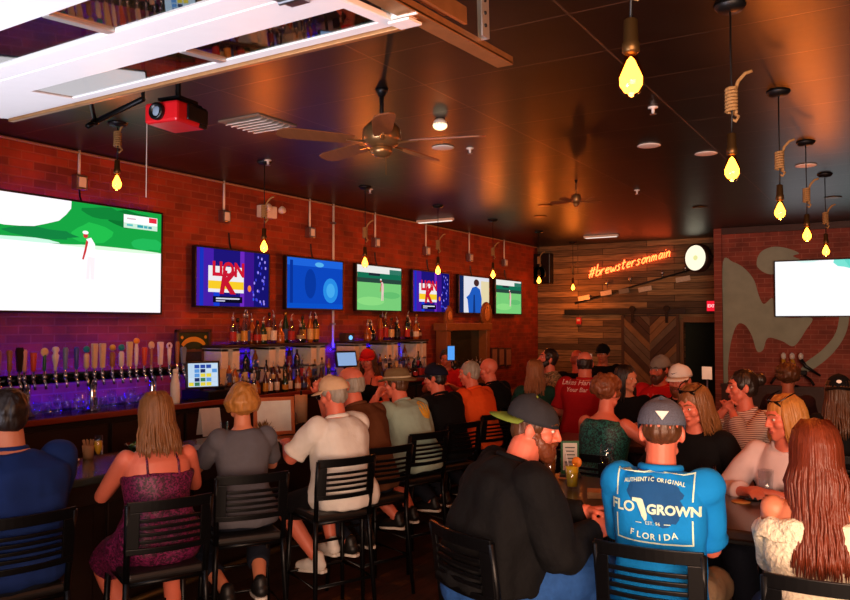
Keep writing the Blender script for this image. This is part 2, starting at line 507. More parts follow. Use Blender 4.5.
    def shoes(s, m, sole=None):
        k = s.k
        for i in (0, 1):
            a = s.leg[i][2]; fd = V(((-.12, .12)[i], 1, -.12)).normalized()
            mb = MB()
            mb.capsule([a + V((0, -.03, -.038)) * k, a + fd * .08 * k + V((0, 0, -.042)) * k, a + fd * .16 * k + V((0, 0, -.05)) * k], [.046 * k, .047 * k, .034 * k], 12)
            mb.capsule([a + V((0, -.01, .015)) * k, a + V((0, -.015, -.03)) * k], [.044 * k, .046 * k], 12)
            o = link('shoe', solid(mb, .010, 2), m, s.root, True)
            q = MB(); c = a + V((0, 0, -.083)) * k
            sd = V((fd.y, -fd.x, 0)).normalized(); out = []
            for t, w in ((-.075, .02), (-.06, .036), (0, .04), (.08, .045), (.15, .04), (.185, .025), (.195, .008)):
                out.append((c + V((fd.x, fd.y, 0)) * t * k, w * k))
            rs = [[p + sd * w + V((0, 0, z - .004)), p + sd * w + V((0, 0, z + .016)), p - sd * w + V((0, 0, z + .016)), p - sd * w + V((0, 0, z - .004))] for (p, w), z in zip(out, [0, 0, 0, -.008, -.017, -.02, -.02])]
            q.rings(rs); q.build('sole', sole or EYEW, o, False)
        return s
    # ---- hair and hats
    def hair(s, m, kind='short', length=.3, n=90, front=True, vol=1.0, wave=.0, rad=.0075, name='hair', part=0):
        mb = MB(); v = vol
        if kind == 'ring':
            for j in range(19):
                a = R(-12 - 156 + 0) + j / 18 * R(0)
            for j in range(25):
                a = math.pi + R(-8) + j / 24 * R(196)
                for z in (-.045, -.02, .005, .028):
                    w = .9 if z < -.03 else 1.0
                    s.headell(mb, (.069 * math.cos(a) * w, -.012 + .087 * math.sin(a) * w, z), (.014, .015, .017), 8, 6)
        elif kind == 'curly':
            for j in range(110):
                z = -.5 + 1.45 * random.random(); a = random.random() * 2 * math.pi; r = math.sqrt(max(0, 1 - z * z)) if abs(z) < 1 else 0
                p = V((r * math.cos(a) * .092, -.022 + r * math.sin(a) * .108, .036 + z * .098))
                if p.y > .055 and p.z < .06: continue
                s.headell(mb, p, .024 * v, 8, 6)
            s.headell(mb, (0, -.022, .036), (.09, .1, .1))
        else:
            s.headell(mb, (0, -.018, .036), (.084 * v, .100 * v, .096 * v))
            if kind != 'buzz':
                s.headell(mb, (0, -.04, -.012), (.074 * v, .066 * v, .07 * v))
                for sx in (-1, 1): s.headell(mb, (sx * .066, .01, .02), (.02 * v, .038 * v, .035 * v))
            else: s.headell(mb, (0, -.03, .0), (.077, .074, .055))
            if kind == 'bob':
                for j in range(22):
                    a = math.pi + R(-22) + j / 21 * R(224)
                    s.headcap(mb, [(.078 * math.cos(a), -.015 + .09 * math.sin(a), .05), (.096 * math.cos(a), -.015 + .106 * math.sin(a), 0), (.09 * math.cos(a), -.018 + .1 * math.sin(a), -length)], [.022, .026, .014], 8)
            if kind == 'bun':
                s.headell(mb, (0, -.125, .05), (.048, .045, .045))
        o = link(name, solid(mb, .008 if s.vox < .009 else .0095, 2, .009, 55, .25, .1), m, s.root, True)
        if kind in ('long', 'pony'):
            q = MB()
            hz = s.H.to_euler().z
            for j in range(n):
                if kind == 'pony':
                    a = random.random() * 6.28; rr = .03 * random.random()
                    p0 = V((rr * math.cos(a), -.105, .03 + rr * math.sin(a)))
                    pts = [p0, p0 + V((0, -.03, -.01)), p0 + V((rr * math.cos(a) * .4, -.045, -.1)), p0 + V((0, -.035, -length))]
                    P = [s.hp(p) for p in pts]
                else:
                    a = math.pi + R(-35 if front else -8) + (j + random.random()) / n * R(250 if front else 196)
                    ca, sa = math.cos(a), math.sin(a)
                    L = length * (.86 + .2 * random.random())
                    P = [s.hp((.05 * ca, -.02 + .05 * sa, .125 * v)), s.hp((.078 * ca * v, -.018 + .092 * sa * v, .085)), s.hp((.09 * ca * v, -.018 + .108 * sa * v, .03)), s.hp((.092 * ca * v, -.022 + .108 * sa * v, -.05))]
                    b = P[-1]; o2 = s.hc
                    dirv = V((b.x - o2.x, b.y - o2.y, 0))
                    nseg = max(3, int(L / .06))
                    ph = random.random() * 6
                    for q_ in range(1, nseg + 1):
                        t = q_ / nseg
                        spread = dirv * (.22 * t) + dirv.normalized() * (.008 * math.sin(ph + q_ * 1.1) + wave * math.sin(q_ * 1.3 + ph * .4))
                        jit = V((random.uniform(-1, 1), random.uniform(-1, 1), 0)) * .006
                        back = V((0, -.045 * t, 0))
                        P.append(b + V((0, 0, -L * t)) + spread + jit + back)
                r0 = rad * (.8 + .5 * random.random())
                q.tube(P, [r0 * .6] + [r0] * (len(P) - 3) + [r0 * .8, r0 * .25], 6)
            q.build('long_strands', m, o, True)
        s.hairo = o
        return s
    def beard(s, m, full=True):
        mb = MB()
        for j in range(15):
            a = R(-6) + j / 14 * R(192); ca, sa = math.cos(a), math.sin(a)
            zz = -.03 - .062 * max(0, sa)
            s.headell(mb, (.058 * ca, .018 + .066 * sa, zz), (.02, .02, .03))
            s.headell(mb, (.052 * ca, .016 + .062 * sa, zz - .022), (.02, .021, .024))
        s.headcap(mb, [(-.028, .084, -.058), (-.014, .099, -.047), (.014, .099, -.047), (.028, .084, -.058)], .0085, 8)
        link('beard', solid(mb, .007, 2, .008, 90), m, s.root, True); return s
    def cap(s, m, brim=None, back=False, tilt=0, mesh=None, name='cap', brimm=None, up=0):
        M0 = s.H
        s.H = s.H @ Matrix.Rotation(R(180 if back else 0), 4, 'Z') @ Matrix.Rotation(R(tilt), 4, 'X')
        if back: s.H = s.H @ Matrix.Translation((0, .028, 0))
        mb = MB(); rs = []
        for th in (0, 12, 26, 40, 54, 66, 76, 84, 89):
            a = R(th)
            z = .030 + .106 * math.sin(a) ** (1.0); w = math.cos(a) ** .8
            rs.append([s.hp((.0955 * w * math.cos(t), -.014 + .116 * w * math.sin(t), z + .012 * math.sin(t))) for t in [2 * math.pi * j / 24 for j in range(24)]])
        mb.rings(rs)
        c = mb.build(name, [m] if not mesh else [m, mesh], s.root, True)
        if mesh:
            for p in c.data.polygons:
                q = s.H.inverted() @ p.center
                if q.y < .01: p.material_index = 1
        q = MB(); top, bot = [], []
        for j in range(15):
            a = R(12) + j / 14 * R(156)
            ca, sa = math.cos(a), math.sin(a)
            top.append(s.hp((.094 * ca, -.014 + .113 * sa, .040 + .006 * sa))); 
            e = .078 * max(0, sa) ** .7
            bot.append(s.hp((.096 * ca, -.014 + .114 * sa + e, .044 - .012 * sa - .022 * ca * ca + (up * sa))))
        vs = []
        for z in (0, -.005):
            vs.append([q.bm.verts.new(p + V((0, 0, z))) for p in top]); vs.append([q.bm.verts.new(p + V((0, 0, z))) for p in bot])
        n = len(top)
        for i in range(n - 1):
            q._f([vs[0][i], vs[0][i + 1], vs[1][i + 1], vs[1][i]]); q._f([vs[2][i], vs[3][i], vs[3][i + 1], vs[2][i + 1]])
            q._f([vs[1][i], vs[1][i + 1], vs[3][i + 1], vs[3][i]]); q._f([vs[0][i], vs[2][i], vs[2][i + 1], vs[0][i + 1]])
        q._f([vs[0][0], vs[1][0], vs[3][0], vs[2][0]]); q._f([vs[0][-1], vs[2][-1], vs[3][-1], vs[1][-1]])
        q.build('brim', brim or m, c, True)
        b = MB(); b.ell(s.hp((0, -.014, .134)), .008, None, 8, 6); b.build('button', brim or m, c, True)
        s.H = M0
        s.capo = c
        return s
    def shades(s, m, z=.09, y=.06, tilt=-35, name='sunglasses', lens=None, arms=True):
        M0 = s.H
        s.H = s.H @ Matrix.Translation((0, y, z)) @ Matrix.Rotation(R(tilt), 4, 'X')
        root = None
        q = MB()
        s.headcap(q, [(-.066, .0, .012), (0, .012, .012), (.066, 0, .012)], .004, 6)
        for sx in (-1, 1) if arms else (): s.headcap(q, [(sx * .066, 0, .012), (sx * .08, -.05, .01), (sx * .078, -.1, 0)], .0035, 6)
        root = q.build(name, m, s.root, True)
        for sx in (-1, 1):
            q = MB(); s.headell(q, (sx * .035, .008, -.006), (.032, .006, .024), 14, 8); q.build('lens', lens or m, root, True)
        s.H = M0
        return s
    def printed(s, mb, m, name='print', back=True, gap=.004, parent=None):
        """lay a flat drawing onto the shirt's back (or front)"""
        bm = bmesh.new(); bm.from_mesh(s.top.data); tr = BVHTree.FromBMesh(bm); bm.free()
        d = V((0, 1 if back else -1, 0))
        for v in mb.bm.verts:
            h = tr.ray_cast(V((v.co.x, -1.5 if back else 1.5, v.co.z)), d)
            e = v.co.y
            if h[0] is not None: v.co = h[0] - d * (gap + e)
            else: v.co.y = -.1 if back else .1
        return mb.build(name, m, parent or s.top, False, fix=False)
# ---------------------------------------------------------------- the setting
H = 3.55; YB = 14.55; YM = 13.3
def tex_mat(name, axes, kind, c1, c2, mortar, bw, rh, ms, rough, bump=.5, noise_amt=.35, offset=.5, squash=1.0, spec=.5, mrough=None, freq=2):
    m = bpy.data.materials.new(name); m.use_nodes = True
    nt = m.node_tree; b = nt.nodes['Principled BSDF']; L = nt.links.new
    tc = nt.nodes.new('ShaderNodeTexCoord'); sp = nt.nodes.new('ShaderNodeSeparateXYZ'); cb = nt.nodes.new('ShaderNodeCombineXYZ')
    L(tc.outputs['Object'], sp.inputs[0]); L(sp.outputs[axes[0]], cb.inputs[0]); L(sp.outputs[axes[1]], cb.inputs[1])
    br = nt.nodes.new('ShaderNodeTexBrick'); br.offset = offset; br.offset_frequency = freq
    L(cb.outputs[0], br.inputs['Vector'])
    br.inputs['Color1'].default_value = lin(c1); br.inputs['Color2'].default_value = lin(c2); br.inputs['Mortar'].default_value = lin(mortar)
    br.inputs['Scale'].default_value = 1; br.inputs['Mortar Size'].default_value = ms; br.inputs['Mortar Smooth'].default_value = .3
    br.inputs['Brick Width'].default_value = bw; br.inputs['Row Height'].default_value = rh
    nz = nt.nodes.new('ShaderNodeTexNoise'); nz.inputs['Scale'].default_value = 3 if kind != 'wood' else 6; nz.inputs['Detail'].default_value = 6
    mp = nt.nodes.new('ShaderNodeMapping')
    mp.inputs['Scale'].default_value = (1, 1, 1) if kind != 'wood' else (.5, 9, 1)
    L(cb.outputs[0], mp.inputs['Vector']); L(mp.outputs[0], nz.inputs['Vector'])
    rmp = nt.nodes.new('ShaderNodeMapRange'); rmp.inputs[1].default_value = .3; rmp.inputs[2].default_value = .7
    rmp.inputs[3].default_value = 1 - noise_amt; rmp.inputs[4].default_value = 1 + noise_amt
    L(nz.outputs['Fac'], rmp.inputs[0])
    mu = nt.nodes.new('ShaderNodeMix'); mu.data_type = 'RGBA'; mu.blend_type = 'MULTIPLY'; mu.inputs[0].default_value = 1
    L(br.outputs['Color'], mu.inputs[6]); L(rmp.outputs[0], mu.inputs[7])
    L(mu.outputs[2], b.inputs['Base Color'])
    bp = nt.nodes.new('ShaderNodeBump'); bp.invert = True; bp.inputs['Strength'].default_value = bump; bp.inputs['Distance'].default_value = .01
    ad = nt.nodes.new('ShaderNodeMath'); ad.operation = 'MULTIPLY_ADD'; ad.inputs[1].default_value = -.35
    L(nz.outputs['Fac'], ad.inputs[0]); L(br.outputs['Fac'], ad.inputs[2])
    L(ad.outputs[0], bp.inputs['Height']); L(bp.outputs[0], b.inputs['Normal'])
    b.inputs['Roughness'].default_value = rough; b.inputs['Specular IOR Level'].default_value = spec
    if mrough is not None:
        mr = nt.nodes.new('ShaderNodeMapRange'); mr.inputs[3].default_value = rough; mr.inputs[4].default_value = mrough
        L(br.outputs['Fac'], mr.inputs[0]); L(mr.outputs[0], b.inputs['Roughness'])
    return m
BRICK = tex_mat('brick_left', 'YZ', 'brick', (150, 54, 24), (114, 40, 20), (140, 68, 44), .215, .0735, .007, .7)
BRICKM = tex_mat('brick_mural', 'XZ', 'brick', (150, 72, 56), (128, 58, 46), (160, 96, 80), .215, .0735, .007, .75)
WOODWALL = tex_mat('reclaimed_planks', 'XZ', 'wood', (152, 126, 86), (70, 56, 40), (18, 12, 8), 1.35, .115, .005, .7, .6, .55, offset=.37)
CEIL = tex_mat('ceiling_tile', 'XY', 'ceil', (17, 12, 9), (13, 9, 7), (66, 48, 34), 1.22, .61, .006, .38, .6, .5, offset=0, spec=.34, mrough=.3)
FLOOR = tex_mat('floor_plank', 'YX', 'wood', (74, 42, 28), (52, 30, 20), (20, 12, 8), 1.2, .15, .004, .45, .3, .4, offset=.4)
BLACKP = mat('black_paint', (14, 13, 13), .45, var=.2, scale=8)
struct(MB().box((5.5, 6.8, -.05), (11.2, 15.8, .1)).build('floor', FLOOR))
struct(MB().box((5.5, 6.8, H + .05), (11.2, 15.8, .1)).build('ceiling', CEIL))
struct(MB().box((-.06, 6.8, H / 2), (.12, 15.8, H)).build('wall_left', BRICK))
struct(MB().box((11.06, 6.8, H / 2), (.12, 15.8, H)).build('wall_side', BRICKM))
DX0, DX1, DZ = 2.86, 3.46, 2.03
b = MB()
b.box((DX0 / 2, YB + .06, H / 2), (DX0, .12, H)); b.box(((DX0 + DX1) / 2, YB + .06, (H + DZ) / 2), (DX1 - DX0, .12, H - DZ)); b.box(((DX1 + 3.78) / 2, YB + .06, H / 2), (3.78 - DX1, .12, H))
struct(b.build('wall_back', WOODWALL))
PIER = tex_mat('brick_pier', 'YZ', 'brick', (150, 72, 56), (128, 58, 46), (160, 96, 80), .215, .0735, .007, .75)
struct(MB().box(((3.72 + 11) / 2, YM + .65, H / 2), (11 - 3.72, 1.3, H)).build('wall_right', [BRICKM]))
struct(MB().box((3.715, YM + .03, H / 2), (.12, .16, H)).build('trim_1', PIER))
# front wall with two wide openings behind the camera
b = MB(); YF = -1.0
for x0, x1, z0, z1 in ((0, 1.1, 0, H), (1.1, 5.1, 2.85, H), (5.1, 5.7, 0, H), (5.7, 9.9, 2.85, H), (9.9, 11, 0, H)):
    b.box(((x0 + x1) / 2, YF - .06, (z0 + z1) / 2), (x1 - x0, .12, z1 - z0))
struct(b.build('wall_front', BRICKM))
# dim corridor behind the doorway
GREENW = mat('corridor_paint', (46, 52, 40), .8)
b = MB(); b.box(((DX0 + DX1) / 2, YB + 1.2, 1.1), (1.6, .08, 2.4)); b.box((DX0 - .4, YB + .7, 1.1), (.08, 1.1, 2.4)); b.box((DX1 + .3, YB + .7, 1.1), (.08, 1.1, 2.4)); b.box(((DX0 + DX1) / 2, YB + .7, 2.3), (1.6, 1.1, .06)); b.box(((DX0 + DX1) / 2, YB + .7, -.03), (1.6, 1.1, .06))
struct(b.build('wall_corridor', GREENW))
DOORW = mat('door_wood', (120, 86, 54), .6, var=.4, scale=8, stretch=(8, 8, .6), bump=.3)
b = MB()
b.box((DX0 - .05, YB - .015, DZ / 2), (.1, .04, DZ + .1)); b.box((DX1 + .05, YB - .015, DZ / 2), (.1, .04, DZ + .1)); b.box(((DX0 + DX1) / 2, YB - .015, DZ + .05), (DX1 - DX0, .04, .1))
struct(b.build('door_1', DOORW))
# lower panelled ledge of the mural wall
WAIN = mat('wainscot_wood', (62, 34, 24), .5, var=.3, scale=10, bump=.2)
b = MB(); b.box((7.35, YM - .03, .5), (7.2, .06, 1.0)); b.box((7.35, YM - .06, 1.02), (7.2, .12, .05))
for i in range(15): b.box((3.9 + i * .5, YM - .065, .5), (.07, .02, .9))
struct(b.build('trim_2', WAIN))
struct(MB().box((7.35, YM - .02, H - .05), (7.25, .04, .1)).build('trim_3', WAIN))
struct(MB().tube([(.03, -1, H - .02), (.03, YB, H - .02)], .012, 6).build('trim_4', mat('trim_grey', (150, 120, 100), .5)))
# painted mural on the mural wall
MURAL = mat('mural_paint', (158, 172, 156), .8, var=.25, scale=5)
def wallpoly(pts, y): return [(at(px, py, y=y).x, at(px, py, y=y).z) for px, py in pts]
b = MB()
ym = YM - .006
def spline(pts, n=5):
    """smooth closed outline through the points"""
    o = []; k = len(pts)
    for i in range(k):
        p0, p1, p2, p3 = [V((*pts[(i + j - 1) % k], 0)) for j in range(4)]
        for j in range(n):
            t = j / n
            q = .5 * ((2 * p1) + (p2 - p0) * t + (2 * p0 - 5 * p1 + 4 * p2 - p3) * t * t + (3 * p1 - p0 - 3 * p2 + p3) * t ** 3)
            o.append((q.x, q.y))
    return o
for poly in (spline([(723, 262), (733, 262), (744, 268), (754, 280), (759, 296), (764, 304), (773, 298), (776, 314), (790, 318), (812, 318), (806, 330), (794, 346), (782, 341), (768, 338), (763, 350), (757, 351), (752, 336), (745, 325), (737, 325), (731, 342), (728, 366), (728, 383), (723, 383), (723, 320)]),
             spline([(757, 266), (760, 253), (772, 247), (786, 248), (799, 253), (793, 256), (800, 260), (790, 264), (780, 272), (768, 274)]),
             spline([(850, 300), (847, 330), (834, 352), (815, 368), (802, 373), (804, 364), (822, 350), (836, 332), (841, 305), (845, 290)])):
    b.prism(wallpoly(poly, ym), (0, ym, 0), (1, 0, 0), (0, 0, 1), .003)
struct(b.build('trim_5', MURAL))

# ---------------------------------------------------------------- televisions
PLASTIC = mat('black_plastic', (12, 12, 13), .35)
STEEL = mat('steel', (170, 172, 176), .3, 1.0, var=.08)
CHROME = mat('chrome', (210, 212, 216), .12, 1.0, var=.03)
BMETAL = mat('black_metal', (20, 20, 22), .38, .6)
WHITEP = mat('white_paint', (226, 224, 218), .5)
def tv(name, label, w, h, loc, rz, shapes, group=None, strength=1.1, cable=None, tilt=0):
    """shapes: polygons in 0..1 screen coordinates with colours, painted in order"""
    t = thing(name, loc, label, 'television', group, rz)
    t.rotation_euler.x = R(tilt)
    q = MB(); bz = .018
    q.box((0, -.03, 0), (w + 2 * bz, .05, h + 2 * bz)); q.build('casing', PLASTIC, t, bevel=.006)
    q = MB()
    q.box((0, .015, 0), (w * .35, .05, h * .4)); q.build('wall_mount', BMETAL, t)
    q = MB()
    for x, z, sx, sz in ((0, h / 2 + bz / 2, w + 2 * bz, bz), (0, -h / 2 - bz / 2, w + 2 * bz, bz), (-w / 2 - bz / 2, 0, bz, h), (w / 2 + bz / 2, 0, bz, h)): q.box((x, -.058, z), (sx, .012, sz))
    q.build('bezel', PLASTIC, t, bevel=.003)
    q = MB(); mats = [glow('screen_%d_%d_%d' % shapes[0][1] + '_%g' % strength, shapes[0][1], strength)]
    q.box((0, -.056, 0), (w, .002, h)); sc = q.build('screen', mats, t)
    q = MB(); mats = []
    for i, (poly, c) in enumerate(shapes[1:]):
        mt = glow('screen_%d_%d_%d' % c + '_%g' % strength, c, strength)
        if mt not in mats: mats.append(mt)
        q.mi = mats.index(mt)
        if isinstance(poly, tuple):
            s_, cx, cz, size, sh = poly
            text_bm(q, s_, size, ((cx - .5) * w, -.0572 - .0004 * (i + 1), (cz - .5) * h), (1, 0, 0), (0, 0, 1), 0, shear=sh, bold=size * .05)
        else:
            q.prism([((u - .5) * w, (v - .5) * h) for u, v in poly], (0, -.0572 - .0004 * (i + 1), 0), (1, 0, 0), (0, 0, 1), 0)
    if mats: q.build('picture', mats, sc)
    if cable:
        q = MB(); q.tube([(cable[0], -.01, h / 2), (cable[0], .02, h / 2 + cable[1] * .5), (cable[0], .03, h / 2 + cable[1])], .009, 6); q.build('power_cable', PLASTIC, t)
    return t
def rect(x0, y0, x1, y1): return [(x0, y0), (x1, y0), (x1, y1), (x0, y1)]
def blob(cx, cy, rx, ry, n=18, j=0.0): return [(cx + rx * math.cos(2 * math.pi * i / n) * (1 + random.uniform(-j, j)), cy + ry * math.sin(2 * math.pi * i / n) * (1 + random.uniform(-j, j))) for i in range(n)]
def golfer(cx, cy, s, body, trousers, skin=(190, 70, 50)):
    return [([(cx + s * u, cy + s * 1.75 * v) for u, v in ((-.09, 0), (-.02, 0), (0, .38), (.03, 0), (.1, 0), (.12, .5), (-.06, .52))], trousers),
            ([(cx + s * u, cy + s * 1.75 * v) for u, v in ((-.06, .5), (.13, .48), (.12, .78), (.02, .92), (-.1, .88), (-.09, .7))], body),
            ([(cx + s * u, cy + s * 1.75 * v) for u, v in ((-.1, .86), (-.05, .82), (-.1, .6), (-.16, .42), (-.2, .43), (-.15, .62))], skin),
            (blob(cx - .12 * s, cy + s * 1.75 * .95, .06 * s, .09 * s), skin), (blob(cx - .125 * s, cy + s * 1.75 * 1.02, .075 * s, .07 * s), (240, 238, 240))]
def clip(p): return [(min(1, max(0, u)), min(1, max(0, v))) for u, v in p]
WH = (238, 232, 238)
big = [((0), WH), (rect(0, .6, 1, 1), (20, 150, 60)), (clip(blob(.55, .72, .12, .1, 14, .2)), (30, 175, 70)), (clip(blob(.8, .9, .16, .08, 14, .2)), (10, 105, 42)), (clip(blob(.62, .93, .14, .06, 14, .2)), (14, 120, 50)), (clip(blob(.9, .68, .12, .06, 14, .2)), (30, 170, 80)), (clip(blob(.25, .68, .2, .05, 14, .2)), (16, 120, 58)),
       (clip(blob(.1, 1.0, .32, .28, 26, .04)), WH), (clip(blob(-.02, .9, .3, .16, 20)), WH), (clip(blob(.15, .615, .2, .02, 16, .2)), (190, 230, 210)), (clip(blob(.7, .6, .3, .018, 16, .2)), (205, 232, 205)),
       (rect(.74, .82, .97, .95), (236, 240, 238)), (rect(.74, .82, .97, .87), (190, 220, 200)), (rect(.91, .895, .965, .945), (215, 40, 60)), (rect(.76, .84, .80, .86), (90, 180, 180)), (rect(.83, .835, .87, .862), (40, 150, 160)), (rect(.875, .835, .90, .86), (60, 160, 170)), (rect(.905, .835, .93, .858), (50, 140, 150)), (rect(.76, .905, .82, .92), (200, 170, 180))] + golfer(.53, .30, .24, (240, 238, 240), (232, 222, 226), (190, 50, 50))
BL = thing
t = tv('television', 'huge television above the beer taps showing a golfer on white sand', 1.66, .96, (.06, 4.285, 2.59), R(90), big, None, 1.25, (-.0, .13))
lion = [((0), (30, 20, 120)), (rect(0, 0, .22, 1), (70, 30, 170)), (rect(.04, 0, .09, 1), (24, 50, 190)), (rect(.64, 0, .78, 1), (60, 20, 140)), (rect(.78, 0, 1, 1), (22, 18, 110)), (rect(.58, 0, .64, 1), (110, 40, 190)), (rect(.22, 0, .3, .25), (20, 60, 210)),
        *[(blob(.86 + random.uniform(-.1, .1), random.uniform(.05, .95), .012, .03, 7), random.choice([(120, 110, 240), (60, 60, 220), (160, 140, 250), (40, 90, 230)])) for _ in range(28)],
        (rect(.14, .24, .62, .7), (240, 236, 240)), (rect(.14, .3, .62, .44), (250, 205, 40)), (('LION', .41, .64, .20, 0), (210, 24, 50)), (('K', .38, .4, .32, .2), (200, 22, 48)), (rect(.2, .06, .6, .17), (12, 10, 30)), (rect(.24, .12, .56, .145), (220, 220, 240)), (rect(.24, .08, .36, .1), (200, 200, 230)),
        (blob(.7, .33, .025, .06), (250, 130, 50))]
blue = [((0), (12, 70, 190)), (rect(0, .85, 1, 1), (30, 100, 220)), (rect(.05, .1, .1, .95), (10, 50, 150)), (clip(blob(.77, .38, .14, .26)), (40, 140, 230)), (clip(blob(.77, .38, .08, .15)), (70, 170, 240)), (clip(blob(.4, .5, .1, .3)), (8, 55, 160)), (rect(0, 0, 1, .1), (10, 80, 200)), (clip(blob(.56, .9, .08, .05)), (90, 180, 240))]
green = [((0), (120, 205, 120)), (rect(0, .62, 1, 1), (40, 70, 60)), (rect(0, .72, 1, .86), (20, 110, 80)), (rect(0, .84, 1, 1), (235, 235, 230)), (rect(.72, .84, 1, .95), (50, 120, 100)), (rect(.25, .78, .5, .84), (30, 40, 50)), (clip(blob(.3, .2, .3, .1)), (140, 220, 130)), (clip(blob(.75, .35, .22, .08)), (100, 190, 110))] + golfer(.55, .22, .27, (240, 190, 190), (236, 200, 196))
coat = [((0), (225, 225, 235)), (rect(0, 0, .14, 1), (20, 40, 90)), (rect(.72, .1, 1, .9), (230, 215, 170)), ([(.3, 0), (.72, 0), (.74, .4), (.68, .66), (.55, .74), (.42, .7), (.32, .5), (.22, .42), (.26, .36)], (30, 90, 190)), (blob(.56, .84, .09, .1), (70, 40, 40)), ([(.44, 0), (.52, 0), (.5, .5), (.46, .5)], (18, 50, 120)), (rect(.86, 0, 1, .3), (240, 200, 150))]
tvy = [(6.08, lion, 'television showing a red lettered advert, nearest of the smaller screens to the beer taps', None), (7.45, blue, 'television with a plain blue picture, second of the smaller screens', None), (8.82, green, 'television showing a golfer on green grass over the middle of the bar', None), (10.2, lion, 'television showing a red lettered advert, farther along over the bar', None), (11.6, coat, 'television showing a figure in a blue coat', None), (12.93, green, 'television showing golf at the far end of the brick wall', None)]
tvs = []
for y, pic, lb, g in tvy:
    tvs.append(tv('television', lb, 1.06, .60, (.075, y, 2.49), R(90), pic, g, 1.0, (0, .2), 0))
# projection screen on the mural wall
proj = [((0), (232, 232, 236)), (clip(blob(.72, 1.0, .2, .16, 18, .15)), (110, 205, 190)), (clip(blob(.8, .98, .16, .2, 18, .1)), (90, 195, 180)), (clip(blob(.95, 1.0, .12, .12, 14, .2)), (130, 210, 195)), (clip(blob(.3, 1.02, .1, .05, 12, .2)), (200, 225, 220))]
tv('television', 'wide television with a pale picture on the mural wall', 1.52, .84, (5.34, YM - .07, 2.545), 0, proj, None, 1.3)

# conduits from the ceiling to each screen's outlet box
for i, (y, zb, lb) in enumerate([(4.28, 3.26, 'white conduit and outlet box above the huge television'), (6.02, 3.16, 'white conduit and outlet box above the advert screen nearest the beer taps'), (7.45, 3.13, 'white conduit and outlet box above the plain blue screen'), (8.85, 3.13, 'white conduit and outlet box above the middle golf screen'), (10.2, 3.12, 'white conduit and outlet box above the farther advert screen'), (11.6, 3.12, 'white conduit and outlet box above the blue coat screen'), (12.95, 3.12, 'white conduit and outlet box above the golf screen at the far end')]):
    t = thing('electrical_conduit', (0.0, y, zb), lb, 'conduit', 'conduits above the televisions')
    MB().tube([(.03, 0, .06), (.03, 0, H - zb)], .013, 8).build('pipe', WHITEP, t, True)
    MB().box((.04, 0, 0), (.08, .11, .13)).build('outlet_box', STEEL, t, bevel=.006)
    MB().box((.082, .0, 0), (.006, .07, .09)).build('cover_plate', WHITEP, t)
t = thing('electrical_conduit', (0, 7.92, 1.7), 'tall white conduit running from the ceiling down between the bottle shelves', 'conduit')
MB().tube([(.03, 0, 0), (.03, 0, H - 1.7)], .016, 8).build('pipe', WHITEP, t, True)
q = MB(); [q.box((.025, 0, z), (.05, .06, .025)) for z in (.3, 1.0, 1.6)]; q.build('pipe_clamp', STEEL, t)

# ---------------------------------------------------------------- pendant bulbs
ROPE = mat('rope', (176, 134, 82), .85, var=.3, scale=120, bump=.6)
BULB = pane('bulb_glass', (255, 214, 150), .02, .02)
FIL = glow('filament', (255, 172, 74), 13)
BRASSD = mat('dark_brass', (110, 80, 44), .4, .8)
def pendant(x, y, zb, label, rope=True, hook=False):
    """zb = middle of the bulb"""
    t = thing('pendant_bulb', (x, y, zb), label, 'pendant lamp', 'bare bulbs on cords')
    top = H - zb
    MB().lathe([(.002, top - .035), (.055, top - .03), (.075, top - .008), (.075, top)], seg=20).build('ceiling_canopy', BLACKP, t, True)
    c = [(0, 0, top - .03), (.0, 0, .52), (.004, 0, .3), (0, 0, .14)]
    MB().tube(c, .0045, 6).build('cord', BLACKP, t, True)
    MB().lathe([(.012, .17), (.02, .165), (.022, .10), (.026, .095), (.026, .07), (.018, .062)], seg=16).build('socket', BRASSD, t, True)
    MB().lathe([(.014, .075), (.018, .062), (.022, .045), (.032, .02), (.039, -.008), (.038, -.03), (.028, -.052), (.012, -.064), (.001, -.067)], seg=20, close=False).build('bulb', BULB, t, True)
    MB().lathe([(.002, .055), (.011, .045), (.022, .02), (.034, -.008), (.033, -.03), (.021, -.05), (.002, -.052)], seg=16).build('glowing_filament', FIL, t, True)
    if rope:
        q = MB(); pts = []
        for j in range(57):
            a = j / 8 * 2 * math.pi; pts.append((.024 * math.cos(a), .024 * math.sin(a), .27 + j * .0021))
        q.tube(pts, .0085, 6)
        q.tube([(.02, 0, .38), (.03, .01, .42), (.06, .03, .46), (.09, .04, .47)], .009, 6); q.tube([(0, .024, .275), (.03, .02, .25), (.02, 0, .225), (.0, .01, .24)], .008, 6)
        q.build('rope_wrap', ROPE, t, True)
    return t
rights = ['nearest bare bulb on a rope wrapped cord, hanging highest in the picture', 'second bare bulb of the right row, with a rope knot above', 'third bare bulb of the right row', 'fourth bare bulb of the right row, over the mural wall', 'farthest and smallest bare bulb of the right row']
for (px, py, y), lb in zip([(631, 75, 2.28), (732, 168, 3.97), (780, 210, 5.63), (807, 234, 7.32), (826, 250, 9.0)], rights):
    p = at(px, py, y=y); pendant(p.x, y, p.z, lb)
lefts = ['bare bulb over the huge television', 'bare bulb beside the advert screen nearest the taps', 'bare bulb in front of the middle golf screen', 'bare bulb in front of the farther advert screen', 'bare bulb between the blue coat screen and the far golf screen', 'bare bulb in front of the black speaker box', 'bare bulb against the plank wall, farthest from the camera']
for (px, py, x), lb in zip([(117, 182, 1.14), (264, 246, 1.1), (365, 262, 1.12), (438, 270, 1.1), (493, 274, 1.1), (539, 280, 1.1), (573, 287, .95)], lefts):
    p = at(px, py, x=x); pendant(x, p.y, p.z, lb)

